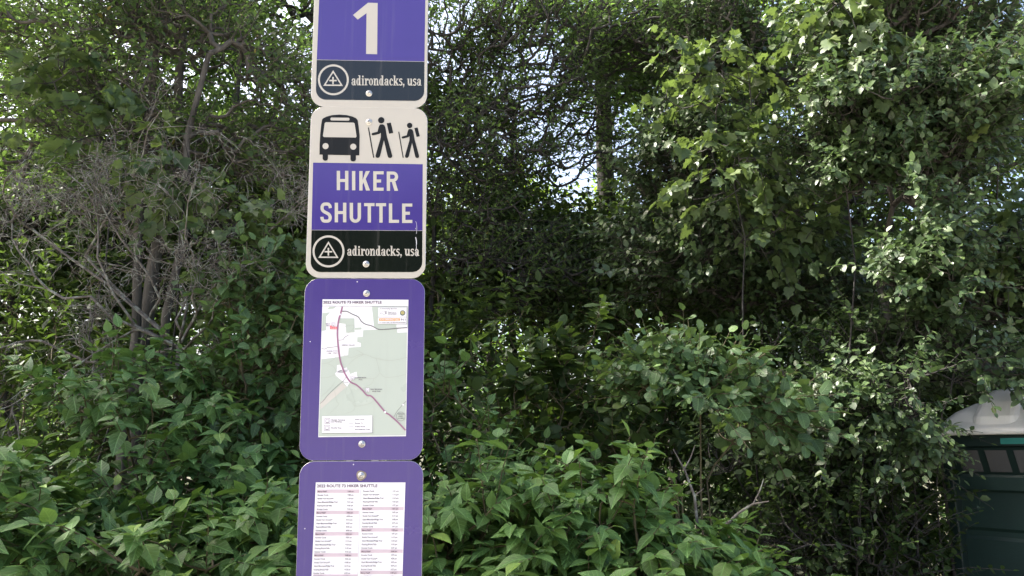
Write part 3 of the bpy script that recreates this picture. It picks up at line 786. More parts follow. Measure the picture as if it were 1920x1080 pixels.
# --- route map sign
s3 = Sign("route_map_sign", "purple sign carrying a pale green route map with a white legend", V(863.0), V(863.0) + 0.4565, uv(681, 690)[0], M['purple2'], 0.036)
ms = MB()
sh = s3.sheet(PX, 0.0003)
q4 = lambda x, y: (550 + x / 5.839, 515 + y / 5.839); q5 = lambda x, y: (550 + x / 5.4, 690 + y / 5.4)
TL, TR_, BR, BL = q4(320, 270), q4(1260, 275), q5(1140, 690), q5(252, 700)
sh.shape([TL, TR_, BR, BL]); paper = sh.build("map_sheet", M['paper'], s3.root)
g = s3.sheet(PX, 0.0006)
def seg(*p, q=q4): return [q(*a) for a in p]
# state land: large pale area below, patches above
big = seg((306, 925), (420, 900), (440, 870), (470, 945), (495, 990), (520, 985), (560, 1020)) + seg((620, 860), q=q4) + seg((600, 880), (605, 800), (745, 790), (740, 745), (700, 735), (700, 685), (760, 680), (765, 608), (1140, 580), (1140, 635), (1247, 632)) + [BR, BL]
big = [q4(306, 925), q4(480, 905), q4(600, 880), q4(605, 800), q4(740, 790), q4(740, 748), q4(700, 738), q4(700, 685), q4(762, 680), q4(765, 608), q4(1138, 592), q4(1138, 635), q4(1245, 632), (BR[0]-.8, BR[1]-1.5), (BL[0]+.9, BL[1]-1.5)]
g.shape(big)
g.shape(seg((860, 350), (1255, 350), (1252, 575), (945, 598), (885, 575)))
g.shape(seg((505, 478), (670, 478), (672, 632), (580, 638), (572, 540), (500, 530)))
g.shape(seg((322, 420), (405, 412), (360, 455), (358, 610), (313, 615))); g.shape(seg((395, 352), (470, 352), (440, 372), (370, 380)))
g.shape(seg((675, 580), (748, 577), (748, 600), (676, 605)))
g.build("state_land", M['mapgreen'], paper)
g = s3.sheet(PX, 0.0009)
V_ = lambda: g.build("valley_land", M['paper'], paper)
g.shape(seg((480, 992), (510, 985), (540, 1030), (585, 1015), (600, 1060), (540, 1080), (475, 1075))); V_(); g = s3.sheet(PX, 0.0009); g.shape(seg((425, 50), (480, 15), (560, 20), (575, 62), (640, 38), (650, 95), (590, 118), (545, 190), (500, 135), (430, 75), q=q5))
V_(); g = s3.sheet(PX, 0.0009); g.shape(seg((1130, 545), (1247, 545), (1246, 575), (1130, 578))); V_()
g = s3.sheet(PX, 0.0009); g.shape(seg((272, 350), (500, 150), (540, 190), (275, 420), q=q5)); g.build("private_land", M['maptan'], paper)
g = s3.sheet(PX, 0.0011)
for p in ([(500, 590), (600, 560), (660, 555), (650, 600), (600, 640)], [(310, 975), (380, 965), (440, 930), (470, 900)], [(545, 880), (640, 905), (760, 870), (900, 915), (1050, 940), (1160, 925), (1245, 905)], [(690, 825), (740, 850), (765, 875), (700, 905), (640, 950), (610, 985)], [(905, 915), (930, 1000), (945, 1075)], [(380, 975), (440, 1005), (465, 1050)]):
    g.line([q4(*a) for a in smoothline(p, 4)], .45)
for p in ([(275, 100), (350, 95), (420, 70)], [(630, 100), (820, 105), (875, 55), (930, 95), (1050, 85), (1140, 65)], [(820, 105), (790, 160), (740, 185)], [(545, 200), (530, 260), (590, 340), (630, 385), (740, 370), (810, 340)], [(560, 170), (600, 270), (625, 360), (610, 430), (530, 460)], [(420, 230), (440, 340), (460, 370), (370, 460)], [(280, 290), (330, 250), (380, 200), (420, 145)]):
    g.line([q5(*a) for a in smoothline(p, 4)], .4)
g.build("trail_lines", M['mapfaint'], paper)
g = s3.sheet(PX, 0.0013); g.line([q4(*a) for a in smoothline([(535, 402), (590, 404), (650, 435), (710, 462), (745, 510), (790, 543), (860, 562), (930, 598), (1000, 600), (1120, 590), (1248, 580)], 5)], 1.7); g.build("public_road", M['mapgrey'], paper)
g = s3.sheet(PX, 0.0013); g.line([q4(*a) for a in smoothline([(497, 718), (545, 712), (560, 688), (607, 660)], 4)], .8); g.build("public_road", M['mapgrey'], paper)
g = s3.sheet(PX, 0.0013); g.line([q4(*a) for a in smoothline([(312, 808), (345, 815), (380, 798), (430, 795), (482, 785)], 4)], .8); g.build("public_road", M['mapgrey'], paper); g = s3.sheet(PX, 0.0013); g.line([q4(490, 1060), q4(530, 1050)], .7); g.build("public_road", M['mapgrey'], paper)
g = s3.sheet(PX, 0.0013); g.line([q5(*a) for a in smoothline([(535, 92), (500, 135), (420, 205), (350, 275), (310, 325), (273, 360)], 4)], .7); g.build("public_road", M['mapgrey'], paper)
g = s3.sheet(PX, 0.0013); g.line([q5(*a) for a in smoothline([(500, 135), (530, 148), (560, 145)], 4)], .7); g.build("public_road", M['mapgrey'], paper)
g = s3.sheet(PX, 0.0013); g.line([q5(*a) for a in smoothline([(1018, 495), (1050, 440), (1100, 380), (1143, 335)], 4)], .7); g.build("public_road", M['mapgrey'], paper)
g = s3.sheet(PX, 0.0015)
road = [q4(538, 352), q4(520, 420), q4(497, 500), q4(485, 600), q4(486, 700), q4(497, 820), q4(515, 940), q4(535, 1020), q4(565, 1080), q5(530, 75), q5(578, 140), q5(640, 172), q5(700, 225), q5(745, 275), q5(785, 283), q5(830, 325), q5(930, 445), q5(975, 475), q5(1060, 550), q5(1136, 630)]
road = [q4(538, 352), q4(520, 420), q4(497, 500), q4(485, 600), q4(486, 700), q4(497, 820), q4(515, 940), q4(540, 1020), q5(530, 70), q5(578, 140), q5(640, 172), q5(700, 225), q5(745, 275), q5(785, 283), q5(830, 325), q5(930, 445), q5(975, 475), q5(1060, 550), q5(1136, 630)]
g.line(smoothline(road, 5), 3.0); g.build("route_line", M['maproad'], paper)
def pan(nm, *pts): g = s3.sheet(PX, 0.0018); g.shape(list(pts)); return g.build(nm, M['paper'], paper)
pan("legend_panel", q5(293, 488), q5(801, 480), q5(801, 654), q5(291, 658))
pan("partner_panel", q4(930, 360), q4(1243, 360), q4(1241, 463), q4(929, 463)); pan("emergency_panel", q4(929, 467), q4(1241, 467), q4(1241, 538), q4(928, 538))
for x, y in ((440, 543), (460, 848)): pan("stop_marker", q4(x-20, y-20), q4(x+20, y-20), q4(x+20, y+20), q4(x-20, y+20))
for x, y in ((598, 100), (752, 222)): pan("stop_marker", q5(x-19, y-19), q5(x+19, y-19), q5(x+19, y+19), q5(x-19, y+19))
for (x, y), r in ((q5(930, 446), 2.0), (q4(512, 435), 1.8), (q5(1112, 372), 1.6)): g = s3.sheet(PX, 0.0018); g.disc(x, y, r); g.build("route_shield", M['paper'], paper)
g = s3.sheet(PX, 0.0020)
g.line([q5(293, 661), q5(803, 656), q5(803, 484)], .5); g.line([q4(929, 464.5), q4(1243, 464.5), q4(1243, 362)], .4); g.line([q4(928, 540), q4(1243, 540), q4(1243, 470)], .4)
g.line([q4(315, 345), q4(1255, 349)], .5)
for y, w in ((560, .5), (594, .4)): g.line([q5(563, y), q5(612, y)], w)
tx = lambda s_, x0, y, x1, h, q, sl=0.0: g.text(s_, q(x0, y)[0], q(x0, y)[1], q(x1, y)[0], h, sl)
tx("Shuttle Terminal", 387, 532, 527, 2.4, q5); tx("and Parking", 385, 550, 490, 2.4, q5); g.build("legend_writing", M['printfine'], paper); g = s3.sheet(PX, 0.0020); tx("Shuttle Stop", 384, 612, 490, 2.4, q5)
g.build("legend_writing", M['printfine'], paper); g = s3.sheet(PX, 0.0020); tx("State Land", 627, 527, 719, 2.3, q5); tx("Route 73", 627, 565, 703, 2.3, q5); tx("Public Road", 626, 599, 728, 2.3, q5); tx("Recreational Trail", 625, 628, 775, 2.3, q5)
g.build("legend_writing", M['printfine'], paper); g = s3.sheet(PX, 0.0020)
tx("A Partnership Between", 948, 379, 1137, 2.0, q4)
for i, t in enumerate(("Department of", "Environmental", "Conservation")): tx(t, 1038, 415 + i * 14, 1130, 1.6, q4)
g.build("partner_writing", M['printfine'], paper); g = s3.sheet(PX, 0.0020); tx("911", 1178, 503, 1228, 3.6, q4); tx("To contact DEC, call 833-NYS-RANGERS", 942, 529, 1230, 1.7, q4)
g.build("emergency_number", M['printfine'], paper); g = s3.sheet(PX, 0.0020); tx("KEENE VALLEY", 532, 778, 680, 2.0, q4)
g.build("place_name", M['printfine'], paper); g = s3.sheet(PX, 0.0020); g.line([q4(*a) for a in ((950, 428), (960, 415), (985, 400), (1000, 398), (1008, 432), (990, 440), (975, 425), (950, 428))], .4)
for i in range(3): g.line([q4(1006, 405 + 12 * i), q4(1024, 405 + 12 * i)], 1.0)
g.build("state_outline", M['printfine'], paper); g = s3.sheet(PX, 0.0020); g.line([q5(x, y) for x, y in [(1088 + 45*math.cos(a), 490 + 45*math.sin(a)) for a in np.linspace(-2.2, 4.0, 24)]], .45)
for i, t in enumerate(("PARKING", "AREA", "CLOSED")): tx(t, 1058 + (6 if i == 1 else 0), 470 + 22 * i, 1118 - (6 if i == 1 else 0), 1.8, q5)
g.build("map_writing", M['printfine'], paper)
g = s3.sheet(PX, 0.0020)
def icon(x0, y0, x1, y1, q, w, k):
    g = s3.sheet(PX, 0.0020); g.line([q(x0, y0), q(x1, y0), q(x1, y1), q(x0, y1)], w, closed=True); g.line([q(x0+k, y0+k), q(x1-k, y0+k), q(x1-k, y1-k-2), q(x0+k, y1-k-2)], w*.9, closed=True)
    g.line([q(x0+k, y1-k+3), q(x1-k, y1-k+3)], w*1.4); g.build("stop_icon", M['print'], paper)
icon(320, 510, 372, 564, q5, .55, 12); icon(315, 580, 370, 634, q5, .55, 12)
for x, y, q in ((440, 543, q4), (460, 848, q4), (598, 100, q5), (752, 222, q5)): icon(x-19, y-19, x+19, y+19, q, .35, 10)
for lines in ((("MARCY", 357, 545, 408), ("FIELD", 362, 565, 400)), (("ROOSTER", 365, 844, 432), ("COMB", 374, 866, 415))):
    g = s3.sheet(PX, 0.0020)
    for t, x0, y, x1 in lines: tx(t, x0, y, x1, 1.8, q4)
    g.build("stop_name", M['print'], paper)
for lines in ((("ROARING BROOK", 625, 103, 740), ("FALLS", 662, 123, 700)), (("GIANT MOUNTAIN", 782, 220, 900), ("RIDGE TRAIL", 800, 241, 885))):
    g = s3.sheet(PX, 0.0020)
    for t, x0, y, x1 in lines: tx(t, x0, y, x1, 1.7, q5)
    g.build("stop_name", M['print'], paper)
g = s3.sheet(PX, 0.0020)
g.text("2022 ROUTE 73 HIKER SHUTTLE", *q4(328, 317), q4(969, 317)[0], 4.7, 0.0)
g.build("map_title", M['print'], paper)
g = s3.sheet(PX, 0.0021)
g.shape([q4(940, 479), q4(1168, 478), q4(1168, 506), q4(940, 508)]); g.build("emergency_strip", M['orange'], paper)
g = s3.sheet(PX, 0.0025); tx("IN AN EMERGENCY CALL", 950, 500, 1158, 2.6, q4); g.build("emergency_writing", M['paper'], paper)
g = s3.sheet(PX, 0.0021); g.shape([q4(402, 570), q4(480, 572), q4(480, 598), q4(402, 598)])
g.shape([q4(412, 552), q4(416, 562), q4(425, 563), q4(418, 570), q4(406, 570), q4(400, 563), q4(408, 562)]); g.build("you_are_here_marker", M['red'], paper)
g = s3.sheet(PX, 0.0025); tx("YOU ARE HERE", 406, 591, 476, 1.9, q4); g.build("marker_writing", M['paper'], paper)
g = s3.sheet(PX, 0.0021); g.disc(*q4(1197, 420), 5.1); g.build("seal", M['sealblue'], paper)
g = s3.sheet(PX, 0.0025); g.disc(*q4(1197, 418), 3.4); g.build("seal_centre", M['sealgold'], paper)
s3.bolt(687.3, 550.3, turn=.5); s3.bolt(678.7, 832.5, turn=1.2)

# --- timetable sign
s4 = Sign("timetable_sign", "lowest purple sign on the post, holding a printed timetable with pink rows", V(864.6) - 0.4565, V(864.6), uv(675.5, 970)[0] + 0.0005, M['purple2'], 0.036)
q6 = lambda x, y: (550 + x / 5.4, 880 + y / 5.4)
sh = s4.sheet(PX, 0.0003); sh.shape([q6(228, 132), q6(1135, 133), q6(1090, 1560), q6(163, 1560)]); paper4 = sh.build("timetable_sheet", M['paper'], s4.root)
bands = s4.sheet(PX, 0.0006); wr = s4.sheet(PX, 0.0009)
stops = ["Rooster Comb", "Shuttle Turn Around**", "Giant Mountain/Ridge Trail", "Roaring Brook Falls", "Rooster Comb"]
wid = {"Marcy Field*": 93, "Rooster Comb": 110, "Shuttle Turn Around**": 165, "Giant Mountain/Ridge Trail": 206, "Roaring Brook Falls": 150}
def fmt(m): h = (m // 60 - 1) % 12 + 1; return "%d:%02d %s" % (h, m % 60, "am" if m < 720 else "pm")
offs = [0, 8, 20, 31, 40, 44]
for i in range(37):
    y = 222 + 35.85 * i; sh_ = -1.48 * i
    if i % 6 == 0:
        bands.shape([q6(238 + sh_, y - 18), q6(669 + sh_*.55, y - 19), q6(668 + sh_*.55, y + 17), q6(236 + sh_, y + 18)]); nm = "Marcy Field*"
    else: nm = stops[i % 6 - 1]
    wr.text(nm, *q6(248 + sh_*1.2, y + 9), q6(248 + sh_*1.2 + wid[nm], y)[0], 2.5, -0.004)
    t = fmt(420 + (i // 6) * 56 + offs[i % 6]); xx = 550 - 1.45 * i; wr.text(t, *q6(xx, y + 8), q6(xx + 62, y)[0], 2.5, -0.004)
    y = 218 + 35.9 * i; sh_ = -1.0 * i; k = (i + 1) % 6
    if k == 0:
        bands.shape([q6(697 + sh_, y - 18), q6(1122 + sh_*.8, y - 18), q6(1121 + sh_*.8, y + 17), q6(696 + sh_, y + 17)]); nm = "Marcy Field*"
    else: nm = stops[k - 1]
    wr.text(nm, *q6(709 + sh_, y + 9), q6(709 + sh_ + wid[nm], y)[0], 2.5, -0.004)
    t = fmt(781 + ((i + 1) // 6) * 56 + offs[k] - 8 + 8 * (i > 4)); xx = 1006 - 0.95 * i; wr.text(t, *q6(xx, y + 8), q6(xx + 62, y)[0], 2.5, -0.004)
wr.line([q6(683, 205), q6(640, 1530)], .35)
bands.build("pink_rows", M['band'], paper4); wr.build("timetable_writing", M['printfine'], paper4)
g = s4.sheet(PX, 0.0009); g.text("2022 ROUTE 73 HIKER SHUTTLE", *q6(240, 182), q6(852, 180)[0], 5.3, -0.003); g.build("timetable_title", M['print'], paper4)
s4.bolt(677.3, 891.5, r=0.0085, turn=.2, stain=True)

# --- the post behind the signs
pbase = SO + SZ * (-1.0)
k = (gz(0, 2.0) - SO[2]) / SZ[2]
pb_ = SO + SZ * (k - 0.02) + SY * 0.004
post = empty("sign_post", pb_, SIGN_ROT); tag(post, "galvanised steel channel post behind the stack of purple signs", "sign post")
mb = MB()
H_ = 0.98 - k
prof = [(-.04, .0), (-.022, .0), (-.016, .03), (.016, .03), (.022, .0), (.04, .0), (.04, .004), (.025, .004), (.019, .034), (-.019, .034), (-.025, .004), (-.04, .004)]
u0 = 0.0
mb.rings([[(p[0] + u0 + .004, p[1], 0) for p in prof], [(p[0] + u0, p[1], H_) for p in prof]])
mb.build("channel", M['galv'], post)

# ------------------------------------------------------------------ portable toilet
M['tgreen'] = plain("dark_green_plastic", (0.013, 0.033, 0.027, 1), 0.5, var=0.3, scale=5, bump=0.08, bscale=120)
M['tframe'] = plain("darker_green_frame", (0.010, 0.023, 0.020, 1), 0.42, var=0.15, scale=8)
M['troof'] = plain("white_translucent_roof", (0.78, 0.77, 0.74, 1), 0.35, var=0.05, scale=5)
M['tvent'] = plain("grey_vent_mesh", (0.075, 0.075, 0.075, 1), 0.7, var=0.2, scale=200)
M['ttrim'] = plain("pinkish_trim", (0.12, 0.105, 0.105, 1), 0.4, 0.5, var=0.2, scale=20)
TD = 5.0; AL = -55.0
def toilet():
    c = at(1761, 811, TD)                      # top left corner of the near face
    gzz = float(gz(c[0], c[1])); H = c[2] - gzz
    root = empty("portable_toilet", (c[0], c[1], gzz - 0.02), (0, 0, R(AL)))
    tag(root, "dark green portable toilet with white domed roof, half hidden at the right edge", "portable toilet")
    W = 1.12; D = 1.12
    b = MB()
    # recessed wall with horizontal ribs, front at y=+0.07 (local -Y faces out)
    prof = [(0.0, .07), (.25, .07), (.27, .085), (.33, .085), (.35, .07), (H-.98, .07), (H-.965, .055), (H-.955, .07), (H-.62, .07), (H-.60, .085), (H-.57, .085), (H-.55, .07), (H-.34, .07), (H-.325, .045), (H-.25, .045), (H-.235, .055)]
    b.quadstrip([(W - .05, p[1], p[0]) for p in prof], [(.05, p[1], p[0]) for p in prof])
    b.build("wall_panel", M['tgreen'], root)
    v = MB()                                    # vent strip leaning out towards the eave
    v.quadstrip([(W - .05, .055, H-.235), (W - .05, -.012, H-.075)], [(.05, .055, H-.235), (.05, -.012, H-.075)])
    vs = v.build("vent_strip", M['tframe'], root)
    n = 6; w = (W - .16) / n
    for i in range(n):
        x0 = .08 + i * w + .02; x1 = .08 + (i + 1) * w - .02
        o = MB(); f = lambda t: (.055 - .067 * t - .004, H - .235 + .16 * t)
        y0, z0 = f(.1); y1, z1 = f(.9); o.quadstrip([(x1, y0, z0), (x1, y1, z1)], [(x0, y0, z0), (x0, y1, z1)])
        o.build("vent", M['tvent'], vs)
    f = MB(); f.box(0, .055, 0, .10, 0, H-.02); f.build("corner_post", M['tframe'], root, bevel=.008)
    f = MB(); f.box(W - .055, W, 0, .10, 0, H-.02); f.build("corner_post", M['tframe'], root, bevel=.008)
    f = MB(); f.box(-.022, -.001, .01, .045, 0.05, H-.04); tr_ = f.build("edge_trim", M['ttrim'], root, bevel=.004)
    for i in range(9):
        rr = MB(); z = .15 + i * (H - .3) / 8
        rr.rings([[(.004 + .0 + .006*q*math.cos(a) + .012, -d, z + .006*q*math.sin(a)) for a in np.linspace(0, 2*math.pi, 10, endpoint=False)] for q, d in ((1, .0005), (.8, .004), (.3, .005))])
        rr.build("rivet", M['alu'], root, smooth=True)
    h = MB(); h.box(.056, W - .056, -.012, .08, H-.07, H); h.build("header", M['tframe'], root, bevel=.006)
    lb = MB(); lb.box(.36, .50, -.016, -.0125, H-.055, H-.02); lb.build("label_plate", plain("teal_plate", (0.03, 0.20, 0.17, 1), 0.4), root)
    s = MB(); s.box(.0, W, .105, D, 0, H-.02); s.build("body", M['tgreen'], root, bevel=.01)
    r = MB()
    o = .07
    def ring(x0, x1, y0, y1, z, rr=.06): return [(p[0], p[1], z) for p in rrect(x0, x1, y0, y1, rr, 4)]
    r.rings([ring(-o, W+o, -o, D+o, H+.0), ring(-o, W+o, -o, D+o, H+.035), ring(-o+.025, W+o-.025, -o+.025, D+o-.025, H+.05), ring(.0, W-.0, .0, D-.0, H+.08), ring(.06, W-.06, .06, D-.06, H+.145), ring(.15, W-.15, .15, D-.15, H+.20), ring(.34, W-.34, .34, D-.34, H+.235)])
    rf = r.build("roof", M['troof'], root, smooth=False, bevel=.02)
    for x in (.20, .66):
        q = MB()
        q.rings([ring(x, x+.27, -.03, D+.03, H+.052), ring(x+.005, x+.265, -.02, D+.02, H+.11), ring(x+.02, x+.25, .06, D-.06, H+.20), ring(x+.045, x+.225, .17, D-.17, H+.275), ring(x+.07, x+.2, .32, D-.32, H+.30, .04)])
        q.build("roof_ridge", M['troof'], rf, bevel=.02)
    return root
toilet()

# ------------------------------------------------------------------ the bushes and trees
def clear_of_toilet(p):
    return (p[:, 0] / p[:, 1] < .525) | (p[:, 2] > 2.05) | ((p[:, 1] > 6.0))
def stem_base(c, n, spread, top, r0, r1, zb):
    """n stems fanning from the ground at c up into a crown"""
    out = []
    for i in range(n):
        a = 2 * math.pi * (i + rng.uniform(-.3, .3)) / n
        e = np.array([c[0] + spread * math.cos(a) * rng.uniform(.5, 1), c[1] + spread * math.sin(a) * rng.uniform(.5, 1), top * rng.uniform(.75, 1.0)])
        s = np.array([c[0] + .06 * math.cos(a), c[1] + .06 * math.sin(a), zb]); 
        ts = np.linspace(0, 1, 6)[:, None]
        mid = s + (e - s) * ts; mid[:, :2] = s[:2] + (e[:2] - s[:2]) * (ts ** 1.6)
        out.append((mid + rng.normal(0, .012, mid.shape), r0, r1))
    return out

def shrub(name, label, px, top, Y, rx_, ry_, n, mat, shape, size, zlow=None, group=None, leaves=9, L=.3, shell=2.0, thr=-.12, sc=4.0, seed=1, nst=6, wood='stem', cat="shrub", trim=None, **kw):
    c = at(px, top, Y); zb = float(gz(c[0], c[1])); zl = zb + .15 if zlow is None else zlow
    cz = (c[2] + zl) / 2; rz_ = (c[2] - zl) / 2
    sites = blob((c[0], c[1], cz), (rx_, ry_, rz_), n, shell, thr, sc, seed)
    sites[:, 2] = np.maximum(sites[:, 2], zb + .1)
    sites = sites[clear_of_toilet(sites)]
    return plant(name, label, cat, (c[0], c[1], zb), stem_base((c[0], c[1]), nst, rx_ * .42, cz + rz_ * .3, .010, .004, zb - .03), sites, M[mat], shape, size, M[wood],
                 group=group, leaves=leaves, L=L, center=(c[0], c[1], cz - rz_ * .5), **kw)

SH = "leafy dogwood shrubs along the front"
kw = dict(droop=.55, upness=.9, jitter=.28, spread=.8, tip_young=1.0, curl=.3, fold=.14, bias=(0, -.35, .05), leaves=11, spot=.012)
shrub("dogwood_shrub", "tall dark green shrub with pointed leaves just left of the map sign", 470, 590, 3.8, .7, .6, 600, 'dogwood_dark', 'near', .085, group=SH, seed=3, **kw)
shrub("dogwood_shrub", "broad dark green shrub with drooping pointed leaves, low in the left corner", 190, 660, 3.8, 1.0, .65, 900, 'dogwood_dark', 'near', .09, group=SH, seed=5, **kw)
shrub("dogwood_shrub", "low leafy shrub beneath the taller ones left of the timetable sign", 400, 850, 3.0, .75, .45, 560, 'dogwood', 'near', .082, group=SH, seed=8, **kw)
shrub("dogwood_shrub", "leafy shrub cut by the left edge of the photo", -30, 860, 2.75, .35, .35, 170, 'dogwood', 'near', .092, group=SH, seed=9, **kw)
shrub("dogwood_shrub", "bright green shrub with large pointed leaves right beside the timetable sign", 900, 900, 3.2, .62, .5, 460, 'dogwood', 'near', .088, group=SH, seed=12, **kw)
shrub("dogwood_shrub", "bright green shrub with an upright top shoot, low in the middle", 1110, 880, 3.25, .55, .5, 430, 'dogwood', 'near', .088, group=SH, seed=15, **kw)
shrub("dogwood_shrub", "small bright green shrub at the right end of the low green bank", 1300, 965, 3.2, .36, .42, 300, 'dogwood', 'near', .09, group=SH, seed=18, **kw)

kw = dict(droop=.3, upness=.9, jitter=.4, tip_young=.5, curl=.2, fold=.2, bias=(0, -.2, .1))
shrub("round_leaved_shrub", "pale green shrub with rounded leaves standing right of the low green bank", 1290, 690, 4.2, .42, .4, 230, 'viburnum', 'round', .066, zlow=1.55, seed=21, **kw)
shrub("undergrowth_shrub", "dark leafy shrub seen just right of the map sign", 880, 735, 4.4, .5, .5, 420, 'dogwood_dark', 'near', .08, seed=23, **kw)
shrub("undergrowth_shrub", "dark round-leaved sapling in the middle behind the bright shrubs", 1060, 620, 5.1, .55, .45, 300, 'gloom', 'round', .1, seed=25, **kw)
shrub("vine_shrub", "pale green leafy vine climbing beside the dead branches left of the signs", 480, 500, 4.5, .5, .4, 330, 'viburnum', 'mid', .085, zlow=1.5, seed=27, **kw)
GL = "small-leaved grey green bushes at the right"
kw2 = dict(droop=.45, upness=.8, jitter=.4, tip_young=.3, curl=.15, fold=.15, leaves=13, L=.34, face=.7)
shrub("grey_green_bush", "grey green small-leaved bush left of the toilet, hanging low over it", 1660, 590, 4.9, .75, .45, 900, 'apple', 'mid', .055, nst=3, wood='darkbark', zlow=1.5, group=GL, seed=31, **kw2)
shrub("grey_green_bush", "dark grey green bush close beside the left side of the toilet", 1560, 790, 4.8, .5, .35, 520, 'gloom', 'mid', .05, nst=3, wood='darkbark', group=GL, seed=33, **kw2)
shrub("grey_green_bush", "grey green bush with pale flecks behind the round-leaved shrub", 1440, 620, 5.3, .5, .45, 520, 'apple', 'mid', .052, nst=4, wood='darkbark', group=GL, seed=34, **kw2)

def tree(name, label, px, Y, H, crowns, mat, shape, size, trunk_r, group=None, lean=(0, 0), wood='bark', cat="tree", forks=1, **kw):
    b = at(px, 800, Y); b[2] = float(gz(b[0], b[1])) - .05
    tr_ = []
    for k in range(forks):
        t = np.linspace(0, 1, 9)[:, None]
        off = rng.normal(0, .5, 2) * (k > 0)
        pts = b + t * np.array([lean[0] + off[0], lean[1] + off[1], H * (1 - .15 * k)]) + np.concatenate([rng.normal(0, .05, (9, 2)) * t, np.zeros((9, 1))], 1)
        tr_.append((pts, trunk_r * (1 - .35 * (k > 0)), trunk_r * .25))
    sites = np.concatenate([blob(*c) for c in crowns]); sites = sites[clear_of_toilet(sites)]
    cc = b + np.array([lean[0] * .6, lean[1] * .6, H * .55])
    return plant(name, label, cat, b, tr_, sites, M[mat], shape, size, M[wood], group=group, wood_name='trunk', leaf_name='crown', center=cc, r_tip=.0035, **kw)

kw3 = dict(leaves=13, L=.42, droop=.5, upness=.75, jitter=.4, tip_young=.35, curl=.2, fold=.15, face=.7, bias=(-.1, -.25, 0))
VT = "vine-draped small trees at the right"
def A(px, py, Y): return at(px, py, Y)
# right: sunlit small tree hung with vines
tree("small_tree", "small tree with grey green leaves catching the sun above the toilet", 1700, 5.6, 4.6,
     [(A(1660, 450, 5.0), (.35, .4, .7), 420, 2, .12, 4, 41), (A(1830, 560, 5.2), (.45, .4, .55), 380, 2, -.02, 4, 42), (A(1640, 260, 5.0), (.6, .45, .35), 460, 2, .12, 4, 43), (A(1800, 260, 5.0), (.6, .5, .5), 560, 2, .12, 4, 44), (A(1820, 40, 5.2), (.7, .6, .45), 420, 2, .12, 4, 45), (A(1600, 60, 5.3), (.5, .5, .35), 260, 2, -.02, 4, 46), (A(1785, 760, 4.7), (.2, .14, .12), 80, 2, None, 4, 47), (A(1890, 690, 4.6), (.25, .15, .1), 46, 2, None, 4, 48)],
     'apple', 'mid', .06, .06, rmax=.022, **kw3)
tree("small_tree", "small dark tree with fine leaves right of the tall dark trunk", 1400, 6.6, 5.2,
     [(A(1340, 330, 6.4), (.7, .6, .6), 560, 2, -.02, 4, 51), (A(1420, 90, 6.5), (.9, .7, .7), 680, 2, -.02, 4, 52), (A(1300, 480, 6.4), (.6, .6, .5), 360, 2, -.3, 4, 53), (A(1490, 560, 6.4), (.6, .5, .5), 360, 2, -.3, 4, 54)],
     'apple', 'mid', .062, .08, rmax=.026, **kw3)
kwv = dict(leaves=7, L=.3, droop=.7, upness=.5, jitter=.4, tip_young=.6, curl=.2, fold=.15, wood_name='vine_stems', bias=(0, -.2, 0))
def vine(label, spots, px, Y, seed, size=.1):
    b = at(px, 800, Y); b[2] = float(gz(b[0], b[1])) - .03
    top = at(*spots[0][:2], Y)
    t = np.linspace(0, 1, 10)[:, None]; pts = b + (top - b) * t; pts[:, :2] += rng.normal(0, .05, (10, 2))
    sites = np.concatenate([blob(A(x, y, yy), r, n, 2, -.3, 4, seed + i) for i, (x, y, yy, r, n) in enumerate(spots)])
    sites = sites[clear_of_toilet(sites)]
    kk = dict(kwv)
    return plant("grape_vine", label, "vine", b, [(pts, .009, .005)], sites, M['grape'], 'grape', size, M['darkbark'], group="grape vines climbing the trees", r_tip=.0025, **kk)
vine("grape vine with broad yellow green leaves at the top right of the signs", [(1580, 60, 4.9, (.35, .3, .25), 50), (1570, 170, 4.9, (.25, .25, .15), 26)], 1560, 5.0, 61)
vine("grape vine with broad leaves draping over the sunlit tree at the right edge", [(1880, 200, 4.8, (.4, .3, .25), 40), (1890, 500, 4.9, (.25, .3, .5), 50)], 1690, 5.0, 63)
vine("grape vine with dark lobed leaves in the shaded tree right of the tall trunk", [(1380, 330, 5.4, (.4, .3, .35), 50), (1480, 430, 5.5, (.4, .3, .3), 50), (1340, 150, 5.4, (.4, .3, .3), 36)], 1420, 5.4, 66)

# top centre and top left: fine branches against the sky
kw4 = dict(leaves=9, L=.36, droop=.3, upness=.8, jitter=.5, tip_young=.25, curl=.2, fold=.2, spot=.012)
tree("wild_apple_tree", "olive leaved tree whose fine branches cross the sky gap right of the signs", 760, 7.0, 5.0,
     [(A(1000, 40, 7.0), (1.1, .8, .65), 640, 1.0, -.3, 4, 71), (A(1200, 130, 6.9), (1.0, .7, .8), 780, 1.0, -.3, 4, 72), (A(1030, 230, 7.0), (.75, .7, .55), 330, .8, -.5, 4, 76), (A(905, 110, 7.2), (.6, .5, .45), 300, .8, None, 4, 77), (A(1120, 250, 7.4), (.3, .3, .45), 90, .8, None, 4, 78), (A(870, 330, 7.0), (.7, .7, .8), 480, 1.2, -.3, 4, 73), (A(960, 500, 7.0), (.9, .6, .5), 520, 1.2, -.4, 4, 74), (A(700, 100, 7.0), (1.0, .8, .9), 560, 1.2, -.3, 4, 75)],
     'olive', 'slim', .055, .06, lean=(.3, 0), wood='darkbark', forks=3, rmax=.013, **kw4)
